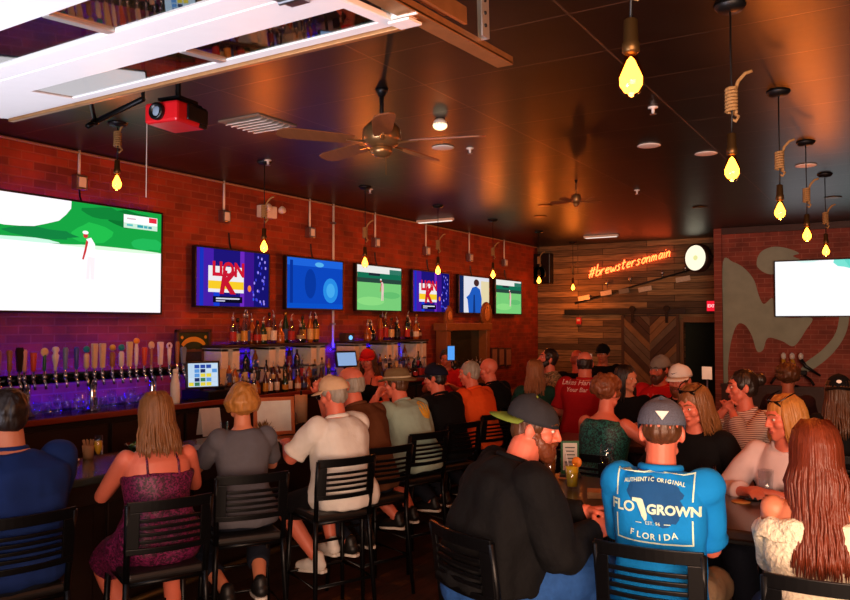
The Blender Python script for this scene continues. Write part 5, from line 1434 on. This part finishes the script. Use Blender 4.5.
# 4 man in white, cap, hand at his face
p = Person('man in a white shirt and tan cap at the bar, hand at his face', 2.92, 4.38, 82, lean=9, build=1.12, head=(12, -14, 0), skin=SKIN3, vox=.007, feet=((-.13, .12, .37), (.16, .28, .39)), hands=((-.14, .44, 1.13), (.06, .30, 1.50)), poles=((-.9, -.3, -1), (.6, .7, -1)), curl=(35, 60), palms=(V((.3, 0, -1)), V((-.4, -1, .1))))
p.shirt(WHC, sleeve=.85, flare=.05, t0=-.11, wr=.02).collar(WHC).pants(BLKC, .95, name='shorts').shoes(SHOEW, SOLEW).hair(H_GR, 'short', vol=.96).brows(H_GR)
TANC = cloth('tan_cap', (214, 176, 140), .1); p.cap(TANC).shades(SHADE, z=.012, y=.095, tilt=0)
q = MB(); S_, E_, T_ = p.arm[1]; c_ = E_.lerp(T_, .86); d_ = (T_ - E_).normalized(); u_, w_ = perp(d_)
q.tube([c_ + (u_ * math.cos(a) + w_ * math.sin(a)) * .036 for a in [6.283 * j / 16 for j in range(16)]], .008, 6, closed=True); q.build('wrist_watch', BRASSD, p.root, True)
place_chair('bar chair with slotted back under the man in the white shirt', 2.88, 4.28, 66, G_BAR)
# 5 man in brown
p = Person('balding grey haired man in a brown shirt behind the man in white', 2.82, 4.82, 84, scale=1.08, lean=18, build=1.1, head=(22, -8, 0), skin=SKIN3, vox=.008, feet=S90)
BRN = cloth('brown', (96, 56, 34)); p.shirt(BRN, sleeve=.75).collar(BRN).pants(DKJEAN).shoes(SHOEB).hair(H_GR, 'ring').brows(H_GR).shades(mat('red_glasses', (170, 40, 30), .25), z=.012, y=.095, tilt=0, name='eyeglasses', lens=mat('glasses_lens', (90, 40, 34), .15))
place_chair('bar chair under the man in brown', 2.84, 4.80, 72, G_BAR)
# 7 mint shirt
p = Person('man in a pale mint shirt and wide brimmed hat, hand at his mouth', 2.72, 5.62, 84, lean=20, build=1.2, head=(14, -4, 0), skin=SKIN3, vox=.008, feet=S90, hands=((-.1, .34, 1.36), (.12, .42, 1.13)), poles=((-.5, .5, -1), (.9, -.2, -1)), curl=(60, 35), palms=(V((.4, -1, .1)), V((-.3, 0, -1))))
MINT = cloth('mint', (156, 178, 164), .08); p.shirt(MINT, sleeve=.75, flare=.04, wr=.02).collar(MINT, r=.07).pants(BLKC, .95, name='shorts').shoes(SHOEB).hair(H_BR, 'short').brows(H_BR)
q = MB(); KH = cloth('khaki_hat', (118, 96, 66), .15); rs = []
for r1, r2, z in ((.155, .175, .035), (.150, .170, .047), (.100, .118, .052), (.095, .112, .10), (.075, .09, .137), (.002, .002, .145)): rs.append([p.hp((r1 * math.cos(a), -.012 + r2 * math.sin(a), z + (.012 * math.cos(2 * a) if r1 > .12 else 0))) for a in [6.283 * j / 28 for j in range(28)]])
q.rings(rs); hat = q.build('sun_hat', KH, p.root, True)
q = MB(); q.tube([p.hp((.102 * math.cos(a), -.012 + .12 * math.sin(a), .062)) for a in [6.283 * j / 28 for j in range(28)]], .009, 6, closed=True); q.build('hat_band', cloth('hat_band', (196, 180, 150)), hat, True)
q = MB(); q.prism(blob(.06, 1.27, .085, .07, 20), (0, 0, 0), (1, 0, 0), (0, 0, 1), 0); bmesh.ops.triangulate(q.bm, faces=q.bm.faces); [bmesh.ops.subdivide_edges(q.bm, edges=q.bm.edges[:], cuts=1) or bmesh.ops.triangulate(q.bm, faces=q.bm.faces) for _ in range(3)]
p.printed(q, mat('print_yellow', (226, 170, 50), .8), 'yellow_logo')
place_chair('bar chair under the man in pale mint', 2.70, 5.58, 74, G_BAR)
# 8 black shirt navy cap
p = Person('man in a black shirt and navy cap facing the bar', 2.66, 6.3, 84, lean=14, build=1.15, head=(16, -6, 0), skin=SKIN3, vox=.008, feet=S90)
p.shirt(BLKC, sleeve=.75).collar(BLKC).pants(DKJEAN).shoes(SHOEB).hair(H_DK, 'short').brows(H_DK)
NAVY = cloth('navy_cap', (20, 22, 40)); p.cap(NAVY)
place_chair('bar chair under the man in the navy cap', 2.64, 6.28, 74, G_BAR)
# 9 orange shirt
p = Person('grey haired man in an orange shirt at the bar', 2.62, 7.05, 84, lean=14, build=1.12, head=(24, -8, 0), skin=SKIN3, vox=.009, feet=S90)
ORG = cloth('orange', (232, 84, 30), .1); p.shirt(ORG, sleeve=.78).collar(ORG).pants(DKJEAN).shoes(SHOEB).hair(H_GR, 'short').brows(H_GR)
place_chair('bar chair under the man in the orange shirt', 2.60, 7.03, 74, G_BAR)
# 10 bald man in black
p = Person('bald man in black next to the man in the orange shirt', 2.46, 7.75, 80, lean=12, build=1.12, head=(24, -6, 0), skin=SKIN3, vox=.009, feet=S90)
p.shirt(BLKC, sleeve=.8).collar(BLKC).pants(DKJEAN).shoes(SHOEB).brows(H_GR)
place_chair('bar chair under the bald man in black', 2.42, 7.75, 80, G_BAR)
# bartenders in the aisle
q_ = at(372, 362, x=1.05)
p = Person('woman in a red cap and dark tank top standing behind the bar', 1.05, q_.y, 175, 'w', stand=True, scale=1.0, lean=6, head=(20, -10, 0), face=True, vox=.009, hands=((-.2, .3, 1.1), (.2, .3, 1.1)), skin=SKIN3)
p.shirt(BLKC, sleeve=0, t1=.36, name='tank_top').strap(BLKC, .01).pants(DKJEAN).shoes(SHOEB).hair(H_BR, 'long', .16, n=60)
REDC = cloth('red', (176, 24, 30), .12); p.cap(REDC)
q_ = at(447, 355, x=1.05)
p = Person('person in a red shirt standing behind the bar near the oak mirror hutch', 1.05, q_.y, 200, stand=True, lean=3, head=(0, -14, 0), vox=.009, hands=((-.12, .35, 1.2), (.15, .32, 1.3)), skin=SKIN2, scale=.97)
p.shirt(REDC, sleeve=.75).collar(REDC).pants(DKJEAN).shoes(SHOEB).hair(H_DK, 'short')
# phone held up
pp = at(451, 353, x=2.05)
t = thing('phone', pp, 'phone with a blue lit screen held up between the navy cap and the orange shirt', 'phone', None, R(40))
MB().box((0, 0, 0), (.085, .012, .17)).build('case', PLASTIC, t, bevel=.004); MB().box((0, -.0075, 0), (.075, .003, .15)).build('screen', glow('phone_blue', (80, 150, 230), 1.2), t)

# ---------------------------------------------------------------- people farther back
p = Person('woman with long light brown hair seen from behind past the man in black', 2.97, 7.6, 20, 'w', lean=2, head=(0, -2, 0), face=False, vox=.0095)
p.shirt(cloth('dark_green', (24, 60, 50), .3), sleeve=.7).pants(DKJEAN).shoes(SHOEB).hair(hairmat('light_brown', (140, 88, 52)), 'long', .20, n=80)
place_chair('bar chair under the woman with long light brown hair', 2.98, 7.56, 20, 'bar chairs farther back')
FLOR = spots('floral_shirt', [(92, 70, 48), (170, 140, 100), (60, 74, 50), (196, 168, 130)])
p = Person('bearded man in a patterned tan shirt standing and looking up at the screens', 2.76, 8.55, 128, stand=True, scale=1.0, lean=2, head=(0, 12, 0), vox=.009, skin=SKIN3, hands=((-.2, .3, 1.15), (.2, .3, 1.15)))
p.shirt(FLOR, sleeve=.8, flare=.05).collar(FLOR).pants(DKJEAN).shoes(SHOEB).hair(H_DK, 'short').beard(H_DK).brows(H_DK)
p = Person('man with a reddish shaved head left of the lettered red shirt', 2.84, 9.2, 30, stand=True, scale=.98, lean=2, head=(0, -6, 0), face=False, vox=.0095, skin=mat('skin_red', (196, 84, 60), .5))
p.shirt(BLKC, sleeve=.8).pants(DKJEAN).shoes(SHOEB).hair(hairmat('ginger_stubble', (150, 66, 44)), 'ring')
p = Person('man in a dark red shirt with white lettering across his back', 3.46, 7.75, 8, stand=True, scale=1.0, build=1.2, lean=0, head=(4, -6, 0), face=False, vox=.0085, skin=SKIN3, hands=((-.22, .25, 1.02), (.22, .25, 1.02)))
p.shirt(REDC, sleeve=.85, flare=.04).collar(REDC).pants(DKJEAN).shoes(SHOEB).hair(H_DK, 'ring').shades(WHITEP, z=.09, y=.03, tilt=-10, arms=False)
q = MB(); text_bm(q, 'Lakes Hare', .07, (-.06, 0, 1.40), (1, 0, 0), (0, 0, 1), 0, shear=.2, cuts=2, bold=.001); text_bm(q, 'Your Bar', .06, (-.05, 0, 1.33), (1, 0, 0), (0, 0, 1), 0, shear=.2, cuts=2, bold=.001)
p.printed(q, mat('print_pink', (232, 190, 186), .8), 'lettering')
p = Person('person in a black cap and black shirt behind the man in the lettered red shirt', 2.72, 10.5, 200, stand=True, scale=1.0, lean=2, head=(-20, -4, 0), vox=.0095, skin=SKIN2)
p.shirt(BLKC, sleeve=1.9).pants(DKJEAN).shoes(SHOEB).hair(H_DK, 'short').cap(BLKC)
# the group around the second table
TEAL = seq('teal_sequin', (8, 32, 34), (34, 110, 100))
p = Person('woman with curly up-swept hair in a sleeveless teal sequin top seen from behind', 4.42, 5.48, -12, 'w', lean=6, build=1.12, head=(-12, -6, 0), face=False, vox=.008, skin=SKIN3, hands=((-.16, .42, 1.12), (.3, .36, 1.12)), poles=((-.9, -.2, -1), (1, -.3, -.6)))
p.shirt(TEAL, sleeve=0, t1=.445, off=.013).pants(DKJEAN).shoes(SHOEB).hair(H_RD, 'curly', vol=1.1)
place_chair('bar chair under the woman in the teal top', 4.41, 5.42, -12, 'bar chairs around the second table')
p = Person('woman with dark hair in black looking right beside the curly haired woman', 4.10, 7.1, -165, 'w', lean=4, head=(55, -4, 0), vox=.009)
p.shirt(BLKC, sleeve=.8).pants(DKJEAN).shoes(SHOEB).hair(H_DK, 'long', .22, n=70)
place_chair('bar chair under the dark haired woman in black', 4.10, 7.17, -165, 'bar chairs around the second table')
p = Person('man in a red shirt and grey cap facing us before the barn door', 4.26, 7.7, 168, lean=3, build=1.12, head=(-10, -6, 0), stand=True, scale=.98, vox=.008, skin=SKIN3, hands=((-.16, .32, 1.15), (.18, .32, 1.15)))
RED2 = cloth('bright_red', (204, 28, 34), .1); p.shirt(RED2, sleeve=.8).collar(RED2).pants(DKJEAN).shoes(SHOEB).hair(H_DK, 'short', vol=.92).brows(H_DK).beard(hairmat('stubble', (90, 56, 40)))
GCAP = cloth('grey_cap', (128, 120, 112)); p.cap(GCAP, back=True)
q = MB(); [q.prism(rect(u, 1.26, u + .02, 1.33), (0, 0, 0), (1, 0, 0), (0, 0, 1), 0) for u in (-.07, -.035, 0, .05)]; p.printed(q, mat('print_faint', (214, 90, 84), .8), 'chest_print', back=False)
p = Person('man in a white cap and glasses facing us behind the blond woman in black', 4.66, 6.85, 172, lean=4, build=1.1, head=(-4, -10, 0), vox=.0075, skin=SKIN3, seat=.76)
p.shirt(BLKC, sleeve=.8).collar(BLKC).pants(DKJEAN).shoes(SHOEB).hair(H_BR, 'short').beard(H_RD).brows(H_RD)
CAPW = cloth('white_cap', (236, 230, 226), .05); p.cap(CAPW)
q = MB(); mk = [(-.026, .002), (-.012, -.008), (.03, .01), (-.01, -.001)]; q.prism([(u, v) for u, v in mk], p.hp((0, .1005, .078)), -(p.H.to_3x3() @ V((1, 0, 0))), p.H.to_3x3() @ V((0, -.35, 1)).normalized(), .004); q.build('cap_mark', SHADE, p.capo)
place_chair('bar chair under the man in the white cap', 4.66, 6.92, 172, 'bar chairs around the second table')
STR = stripes('striped_shirt', (226, 208, 198), (120, 60, 52), 26, 'Z')
p = Person('dark haired woman in a striped shirt with her hands clasped under her chin', 5.30, 6.2, 150, 'w', lean=6, build=1.15, scale=1.05, head=(-40, -4, 0), vox=.0075, skin=SKIN3, hands=((-.03, .22, 1.36), (.03, .24, 1.37)), poles=((-.7, .4, -1), (.7, .4, -1)), curl=(60, 60), palms=(V((1, 0, 0)), V((-1, 0, 0))))
p.shirt(STR, sleeve=1.75).collar(STR, r=.066).pants(DKJEAN).shoes(SHOEB).hair(H_DK, 'bun').brows(H_DK)
place_chair('bar chair under the woman in stripes', 5.36, 6.36, 150, 'bar chairs farther back')
p = Person('woman with untidy brown hair seen from behind below the white tipped tap handles', 5.36, 7.9, 8, 'w', lean=2, head=(0, -4, 0), face=False, vox=.0095, skin=SKIN2)
p.shirt(cloth('dark_maroon', (44, 20, 20)), sleeve=.8).pants(DKJEAN).shoes(SHOEB).hair(H_BR, 'curly', vol=1.1)
place_chair('bar chair under the untidy haired woman before the mural wall', 5.37, 7.84, 8, 'bar chairs farther back')
p = Person('person with long brown hair and a black cap worn backwards at the right edge', 5.88, 6.3, 5, 'w', lean=4, head=(0, -4, 0), face=False, vox=.0085, skin=SKIN2)
p.shirt(BLKC, sleeve=.8).pants(DKJEAN).shoes(SHOEB).hair(H_BR, 'long', .26, n=80).cap(BLKC, back=True)
q = MB(); q.prism(blob(0, 0, .018, .013, 12), p.hp((0, -.128, .085)), p.H.to_3x3() @ V((1, 0, 0)), p.H.to_3x3() @ V((0, .3, 1)).normalized(), .003); q.build('cap_badge', WHITEP, p.capo)
place_chair('bar chair under the person in the black cap at the right edge', 5.89, 6.24, 5, 'bar chairs farther back')

# ---------------------------------------------------------------- the near high table
p = Person('bearded man in a black hooded jacket, jeans and a backwards dark cap in profile', 4.69, 3.19, -22, twist=-26, side=5, lean=16, build=1.2, scale=1.08, nk=.138, head=(-52, -10, 0), skin=SKIN3, vox=.006, feet=((.14, .38, .46), (.42, .28, .47)), hands=((.16, .44, 1.12), (.30, .34, 1.07)), poles=((-.9, -.3, -1), (.35, -.6, -1)), curl=(40, 55), palms=(V((.6, 0, -1)), V((-.9, 0, -.5))), neckf=.05)
JK = cloth('black_jacket', (13, 13, 15), .25, 18, .5)
p.shirt(JK, sleeve=1.93, off=.022, slo=.020, flare=.0, t0=-.01, wr=.028, name='jacket').collar(JK, r=.085)
q = MB(); c_, ax_, ay_ = p.fr(.44)
for j in range(9):
    a = R(200 + j * 17.5); q.ell(c_ + ax_ * .115 * math.cos(a) + ay_ * (.03 + .125 * math.sin(a)) + V((0, 0, .015 - .02 * abs(j - 4) / 4)), (.05, .045, .05), None, 12, 8)
link('hood', solid(q, .009, 4, .012, 20), JK, p.root, True)
p.pants(DENIM, wr=.018).shoes(SHOEB).hair(H_BR, 'short', vol=.94).beard(hairmat('beard_brown', (104, 52, 28))).brows(H_BR)
CHAR = cloth('charcoal_cap', (44, 44, 48), .2); p.cap(CHAR, brim=cloth('olive_brim', (110, 128, 50)), back=True)
place_chair('bar chair with its slotted back to us under the man in the black jacket', 4.74, 3.20, -24, G_TAB)

p = Person('man in a bright blue printed shirt and grey mesh cap seen from behind', 5.385, 3.38, 4, lean=4, build=.86, scale=1.07, nk=.142, head=(12, -12, 0), face=False, skin=SKIN3, vox=.006, hands=((-.13, .40, 1.12), (.13, .40, 1.12)), poles=((-.25, -.6, -1), (.25, -.6, -1)))
BLU = cloth('bright_blue', (16, 132, 214), .08, 14, .3)
p.shirt(BLU, sleeve=.86, off=.02, flare=.03, wr=.024).collar(BLU, r=.076).pants(cloth('khaki_shorts', (150, 124, 96)), .95, name='shorts').shoes(SHOEB).hair(H_BR, 'buzz', vol=.91)
GMESH = cloth('mesh_grey', (96, 100, 116), .2, 160, .6); p.cap(cloth('cap_front', (70, 76, 92)), mesh=GMESH)
# small triangular patch low on the back of the cap
q = MB(); o_ = p.hp((.0, -.132, .058)); q.prism([(-.026, .014), (0, -.022), (.026, .014)], o_, p.H.to_3x3() @ V((1, 0, 0)), p.H.to_3x3() @ V((0, .12, 1)).normalized(), .003); q.build('triangle_patch', WHITEP, p.capo)
PRW = mat('print_white', (206, 236, 214), .8); PRD = mat('print_navy', (10, 78, 140), .85)
zc = 1.24; xo = -.004
q = MB()
def layer(q, f, e):
    n0 = len(q.bm.verts); f(); q.bm.verts.ensure_lookup_table()
    for v in q.bm.verts[n0:]: v.co.y = e
def sub(q):
    for _ in range(3):
        bmesh.ops.triangulate(q.bm, faces=q.bm.faces)
        e = [e for e in q.bm.edges if e.calc_length() > .03]
        if e: bmesh.ops.subdivide_edges(q.bm, edges=e, cuts=1)
    bmesh.ops.triangulate(q.bm, faces=q.bm.faces)
    bmesh.ops.remove_doubles(q.bm, verts=q.bm.verts, dist=1e-5)
# dark faded picture inside the frame
q.prism(blob(xo, zc + .06, .11, .06, 26, .12), (0, 0, 0), (1, 0, 0), (0, 0, 1), 0); q.prism(blob(xo + .05, zc - .0, .07, .07, 22, .15), (0, 0, 0), (1, 0, 0), (0, 0, 1), 0); sub(q)
p.printed(q, PRD, 'faded_picture', gap=.003)
q = MB(); FW_, FH = .158, .145
for x0_, x1_, z0_, z1_ in ((-FW_, FW_, FH - .006, FH), (-FW_, FW_, -FH, -FH + .006), (-FW_, -FW_ + .006, .034, FH), (-FW_, -FW_ + .006, -FH, -.04), (FW_ - .006, FW_, .034, FH), (FW_ - .006, FW_, -FH, -.04)):
    q.prism([(xo + u, zc + v) for u, v in rect(x0_, z0_, x1_, z1_)], (0, 0, 0), (1, 0, 0), (0, 0, 1), 0)
sub(q); p.printed(q, PRW, 'printed_frame', gap=.005)
q = MB()
text_bm(q, 'FLO', .060, (xo - .128, 0, zc - .004), (1, 0, 0), (0, 0, 1), 0, cuts=3, bold=.0016); text_bm(q, 'GROWN', .053, (xo + .082, 0, zc - .006), (1, 0, 0), (0, 0, 1), 0, cuts=3, bold=.0022)
text_bm(q, 'EST. 96', .02, (xo, 0, zc - .062), (1, 0, 0), (0, 0, 1), 0, cuts=2)
for s_ in (-1, 1): q.prism([(xo + s_ * u, zc + v) for u, v in rect(.045, -.064, .07, -.061)], (0, 0, 0), (1, 0, 0), (0, 0, 1), 0)
for wd, rz_, dz, sg in (('AUTHENTIC ORIGINAL', .5, .112, .021), ('FLORIDA', .4, -.118, .036)):
    n_ = len(wd)
    for i_, ch in enumerate(wd):
        if ch == ' ': continue
        u = (i_ - (n_ - 1) / 2) / (n_ / 2); u_ = u * (.125 if n_ > 8 else .10)
        a_ = -u * .16
        text_bm(q, ch, sg, (xo + u_, 0, zc + dz - .016 * u * u * (1 if n_ > 8 else -1)), (math.cos(a_), 0, math.sin(a_) * (1 if n_ > 8 else -1)), (-math.sin(a_) * (1 if n_ > 8 else -1), 0, math.cos(a_)), 0, cuts=1, bold=.0006)
p.printed(q, PRW, 'white_lettering', gap=.007); q = MB()
fl = [(-.05, .034), (.0, .034), (.012, .03), (.026, .0), (.038, -.03), (.036, -.05), (.024, -.056), (.006, -.036), (-.008, -.01), (-.012, .01), (-.024, .016), (-.05, .02)]
q.prism([(xo - .05 + u * .72, zc + .002 + v) for u, v in fl], (0, 0, 0), (1, 0, 0), (0, 0, 1), 0); sub(q)
p.printed(q, PRW, 'state_outline', gap=.007)
place_chair('bar chair with its slotted back to us under the man in bright blue', 5.38, 3.40, 4, G_TAB)

p = Person('woman with long auburn hair in a cream off-shoulder top seen from behind', 5.99, 3.34, 8, 'w', lean=4, build=1.02, head=(8, -5, 0), face=False, skin=SKIN, vox=.0065, hands=((-.10, .40, 1.12), (.10, .40, 1.12)), poles=((-.2, -.5, -1), (.2, -.5, -1)))
CREAM = mat('cream_lace', (246, 234, 206), .85, var=.10, scale=60, bump=.8)
p.shirt(CREAM, sleeve=1.0, sleeve0=.36, t1=.385, off=.018, slo=.02, flare=.03, wr=.03, name='off_shoulder_top')
q = MB()
for j in range(5): pass
c_, ax_, ay_ = p.fr(.375); rs = []
for dz, e in ((.01, .0), (-.02, .02), (-.055, .03), (-.06, .022), (-.02, .012)):
    rs.append([c_ + ax_ * (.196 + e) * math.cos(a) + ay_ * (.108 + e) * math.sin(a) + V((0, 0, dz + .006 * math.sin(9 * a))) for a in [6.283 * j / 48 for j in range(48)]])
q.rings(rs, close=False); q.build('ruffle', CREAM, p.top, True)
p.pants(DENIM).shoes(SHOEB).hair(H_AU, 'long', .40, n=300, front=True, vol=1.04, wave=.008, rad=.0056)
place_chair('bar chair with its slotted back to us under the woman in the cream top', 6.02, 3.32, 8, G_TAB)

p = Person('blond woman in a black shirt with sunglasses pushed up, looking down at the table', 5.19, 5.02, 176, 'w', lean=8, build=1.1, head=(-24, -16, 0), skin=SKIN3, vox=.0065, hands=((-.18, .36, 1.11), (.16, .38, 1.11)), poles=((-1, -.2, -.9), (1, -.2, -.9)))
p.shirt(BLKC, sleeve=.9, flare=.02).collar(BLKC, r=.066).pants(DKJEAN).shoes(SHOEB).hair(H_BLD, 'long', .13, n=130, front=True, vol=1.04).brows(H_BLD).shades(SHADE, z=.105, y=.035, tilt=-25)
place_chair('bar chair across the table under the blond woman in black', 5.22, 5.09, 176, G_TAB)
p = Person('blond woman in a pale pink white jacket with sunglasses pushed up, looking left', 5.74, 4.86, 172, 'w', lean=18, build=1.15, head=(-44, -8, 0), skin=SKIN3, vox=.0065, hands=((.02, .36, 1.10), (.14, .38, 1.10)), poles=((-1, -.2, -.9), (1, -.2, -.9)))
PKW = cloth('pale_jacket', (216, 190, 190), .12, 10)
p.shirt(PKW, sleeve=1.7, flare=.02, wr=.024, name='jacket').collar(PKW, r=.07).pants(DKJEAN).shoes(SHOEB).hair(H_BL, 'long', .10, n=120, front=True, vol=1.04).brows(H_BLD).shades(SHADE, z=.10, y=.045, tilt=-28)
place_chair('bar chair across the table under the blond woman in the pale jacket', 5.76, 4.99, 172, G_TAB)

# ---------------------------------------------------------------- things on the near table
def ont(px, py):
    v = at(px, py, z=ZT_); v.y = min(4.58, max(3.87, v.y)); v.x = max(4.38, v.x); return v
p = ont(572, 488)
glass('pint', p.x, p.y, ZT_, 'glass of yellow drink with a straw on the near table')
tag(MB().lathe([(.001, .012), (.0295, .012), (.0385, .125), (.001, .126)], seg=16).build('yellow_drink', mat('yellow_drink', (226, 190, 40), .2), None, True, loc=(p.x, p.y, ZT_)), 'cloudy yellow drink filling the glass with the straw', 'drink')
tag(MB().tube([(0, 0, .02), (-.035, -.01, .21)], .004, 6).build('drinking_straw', WHITEP, None, True, loc=(p.x, p.y, ZT_)), 'white straw leaning in the yellow drink', 'straw')
tag(MB().ell((0, 0, 0), (.03, .012, .03)).build('orange_slice', mat('orange_slice', (240, 130, 30), .4), None, True, loc=(p.x + .03, p.y - .0, ZT_ + .15)), 'orange slice on the rim of the yellow drink', 'fruit slice')
p = ont(550, 478)
glass('pint', p.x, p.y, ZT_, 'pint glass of amber beer behind the hands of the man in black')
tag(MB().lathe([(.001, .012), (.0295, .012), (.0375, .115), (.001, .116)], seg=16).build('amber_beer', mat('amber_beer', (150, 84, 20), .2), None, True, loc=(p.x, p.y, ZT_)), 'amber beer filling the pint glass', 'drink')
tag(MB().lathe([(.0375, .116), (.0405, .138), (.001, .14)], seg=16).build('beer_foam', mat('beer_foam', (220, 200, 160), .8), None, True, loc=(p.x, p.y, ZT_)), 'pale foam on the amber beer', 'foam')
p = ont(576, 474)
t = thing('menu_stand', (p.x, p.y, ZT_), 'upright table menu with a green border and white page beside the yellow drink', 'menu', None, R(28))
MB().box((0, 0, .12), (.11, .012, .2)).build('backing', mat('menu_green', (30, 96, 52), .5), t); MB().box((0, -.007, .125), (.086, .003, .165)).build('page', PAPER, t); MB().box((0, 0, .01), (.13, .08, .02)).build('base', BLACKP, t, bevel=.004)
q = MB()
for j in range(6): q.box((0, -.0095, .18 - j * .022), (.06 - .01 * (j % 2), .001, .006))
q.build('lines', mat('menu_ink', (60, 70, 60), .7), t)
for px, py, lb in ((612, 478, 'empty wine glass left of the man in bright blue'), (718, 484, 'stemless glass in front of the blond woman in black')):
    p = ont(px, py); glass('wine' if px == 612 else 'pint', p.x, p.y, ZT_, lb)
p = ont(774, 488); glass('pint', p.x, p.y, ZT_, 'tall clear glass in front of the blond woman in the pale jacket')
p = ont(598, 497)
t = thing('coaster_stack', (p.x, p.y, ZT_), 'small stack of cardboard coasters and napkins on the table left of the blue shirt', 'coasters', None, R(20))
q = MB()
for j in range(5): q.box((random.uniform(-.004, .004), random.uniform(-.004, .004), .004 + j * .007), (.11, .11, .006))
q.build('coasters', mat('coaster_card', (176, 136, 92), .8, var=.3), t)
for px, py, lb in ((566, 478, 'left'), (741, 502, 'right')):
    p = ont(px, py); tag(MB().lathe([(.001, 0), (.048, 0), (.048, .004), (.001, .004)], seg=24).build('coaster', mat('coaster_tan', (196, 140, 80), .7), None, True, loc=(p.x, p.y, ZT_)), ('round tan coaster behind the yellow drink' if lb == 'left' else 'round tan coaster beside the dark phone on the near table'), 'coaster')
p = ont(757, 499)
t = thing('phone', (p.x, p.y, ZT_ + .006), 'dark phone lying screen up beside the tan coaster on the near table', 'phone', None, R(-60))
MB().box((0, 0, 0), (.08, .16, .01)).build('case', PLASTIC, t, bevel=.003); MB().box((0, 0, .0056), (.072, .145, .002)).build('screen', mat('phone_glass', (60, 80, 100), .06), t)
# card standing on the far table, bag, tap cluster
p = at(707, 380, y=7.4)
t = thing('table_card', (4.72, 6.12, 1.061), 'small white card on a clear stand above the blond woman in black', 'card', None, R(-10))
pc = at(707, 373, y=6.12); t.location = (pc.x, 6.12, 1.061)
zc_ = pc.z - 1.061
MB().box((0, 0, zc_), (.075, .006, .095)).build('card', PAPER, t); MB().tube([(0, .005, 0), (0, .005, zc_)], .006, 6).build('stem', STEEL, t); MB().lathe([(.001, 0), (.04, 0), (.04, .006), (.001, .008)], seg=16).build('base', STEEL, t)
pc = at(792, 366, y=YM - .25)
t = thing('tap_cluster', (pc.x, YM - .2, 1.045), 'three white tipped tap handles on a black bracket before the mural wall', 'tap handles')
zc_ = pc.z - 1.045
MB().lathe([(.001, 0), (.09, 0), (.09, .02), (.03, .03), (.03, zc_ - .12)], seg=16).build('column', BMETAL, t, True)
MB().box((0, 0, zc_ - .1), (.40, .08, .07)).build('bracket', BMETAL, t, bevel=.01)
for j, x in enumerate((-.12, 0, .12)):
    q = MB(); q.tube([(x * 2.2 + .12, -.02, zc_ - .14), (x * 1.3 + .03, -.02, zc_ + .0), (x, -.02, zc_ + .1)], [.016, .026, .03], 10); h_ = q.build('tap_handle', hc['gold'] if j < 2 else hc['black'], t, True)
    q = MB(); q.lathe([(.02, zc_ + .1), (.034, zc_ + .12), (.036, zc_ + .17), (.012, zc_ + .2)], (x, -.02, 0), 12); q.build('white_tip', WHITEP, h_, True)
for s_ in (-1, 1): q = MB(); q.tube([(s_ * .1, 0, zc_ - .1), (s_ * .25, -.05, zc_ - .2), (s_ * .3, -.08, zc_ - .28)], .02, 8); q.build('arm', BMETAL, t, True)
# ---------------------------------------------------------------- light
w = bpy.data.worlds.new('world'); SC.world = w; w.use_nodes = True
bg = w.node_tree.nodes['Background']; bg.inputs[0].default_value = lin((200, 214, 240)); bg.inputs[1].default_value = .12
def area(name, loc, target, sx, sy, power, rgb):
    d = bpy.data.lights.new(name, 'AREA'); d.shape = 'RECTANGLE'; d.size = sx; d.size_y = sy; d.energy = power; d.color = lin(rgb)[:3]
    o = bpy.data.objects.new(name, d); COL.objects.link(o); o.location = loc
    o.rotation_euler = (V(target) - V(loc)).to_track_quat('-Z', 'Y').to_euler(); return o
def point(name, loc, power, rgb, r=.05):
    d = bpy.data.lights.new(name, 'POINT'); d.energy = power; d.color = lin(rgb)[:3]; d.shadow_soft_size = r
    o = bpy.data.objects.new(name, d); COL.objects.link(o); o.location = loc; return o
k = area('daylight_opening', (7.8, -.9, 1.7), (5.3, 5, 1.2), 3.6, 2.0, 160, (255, 208, 176)); k.data.spread = R(95)
d = area('daylight_door', (3.6, -.9, .9), (3.7, 1.6, 3.0), 3.0, 1.2, 62, (236, 236, 255)); d.data.spread = R(70)
for o in [o for o in COL.objects if o.name.startswith('pendant_bulb')]:
    point('bulb_light', (o.location.x, o.location.y, o.location.z - .10), 20, (255, 118, 36), .03)
SC.view_settings.view_transform = 'Standard'; SC.view_settings.look = 'None'; SC.view_settings.gamma = 1; SC.view_settings.use_curve_mapping = False
SC.view_settings.exposure = 0.0
try:
    SC.cycles.use_denoising = True; SC.cycles.max_bounces = 6; SC.cycles.transparent_max_bounces = 40; SC.cycles.sample_clamp_indirect = 4
    SC.cycles.caustics_reflective = False; SC.cycles.caustics_refractive = False
except Exception: pass
for o in list(COL.objects): SC.collection.objects.link(o)
bpy.data.collections.remove(COL)
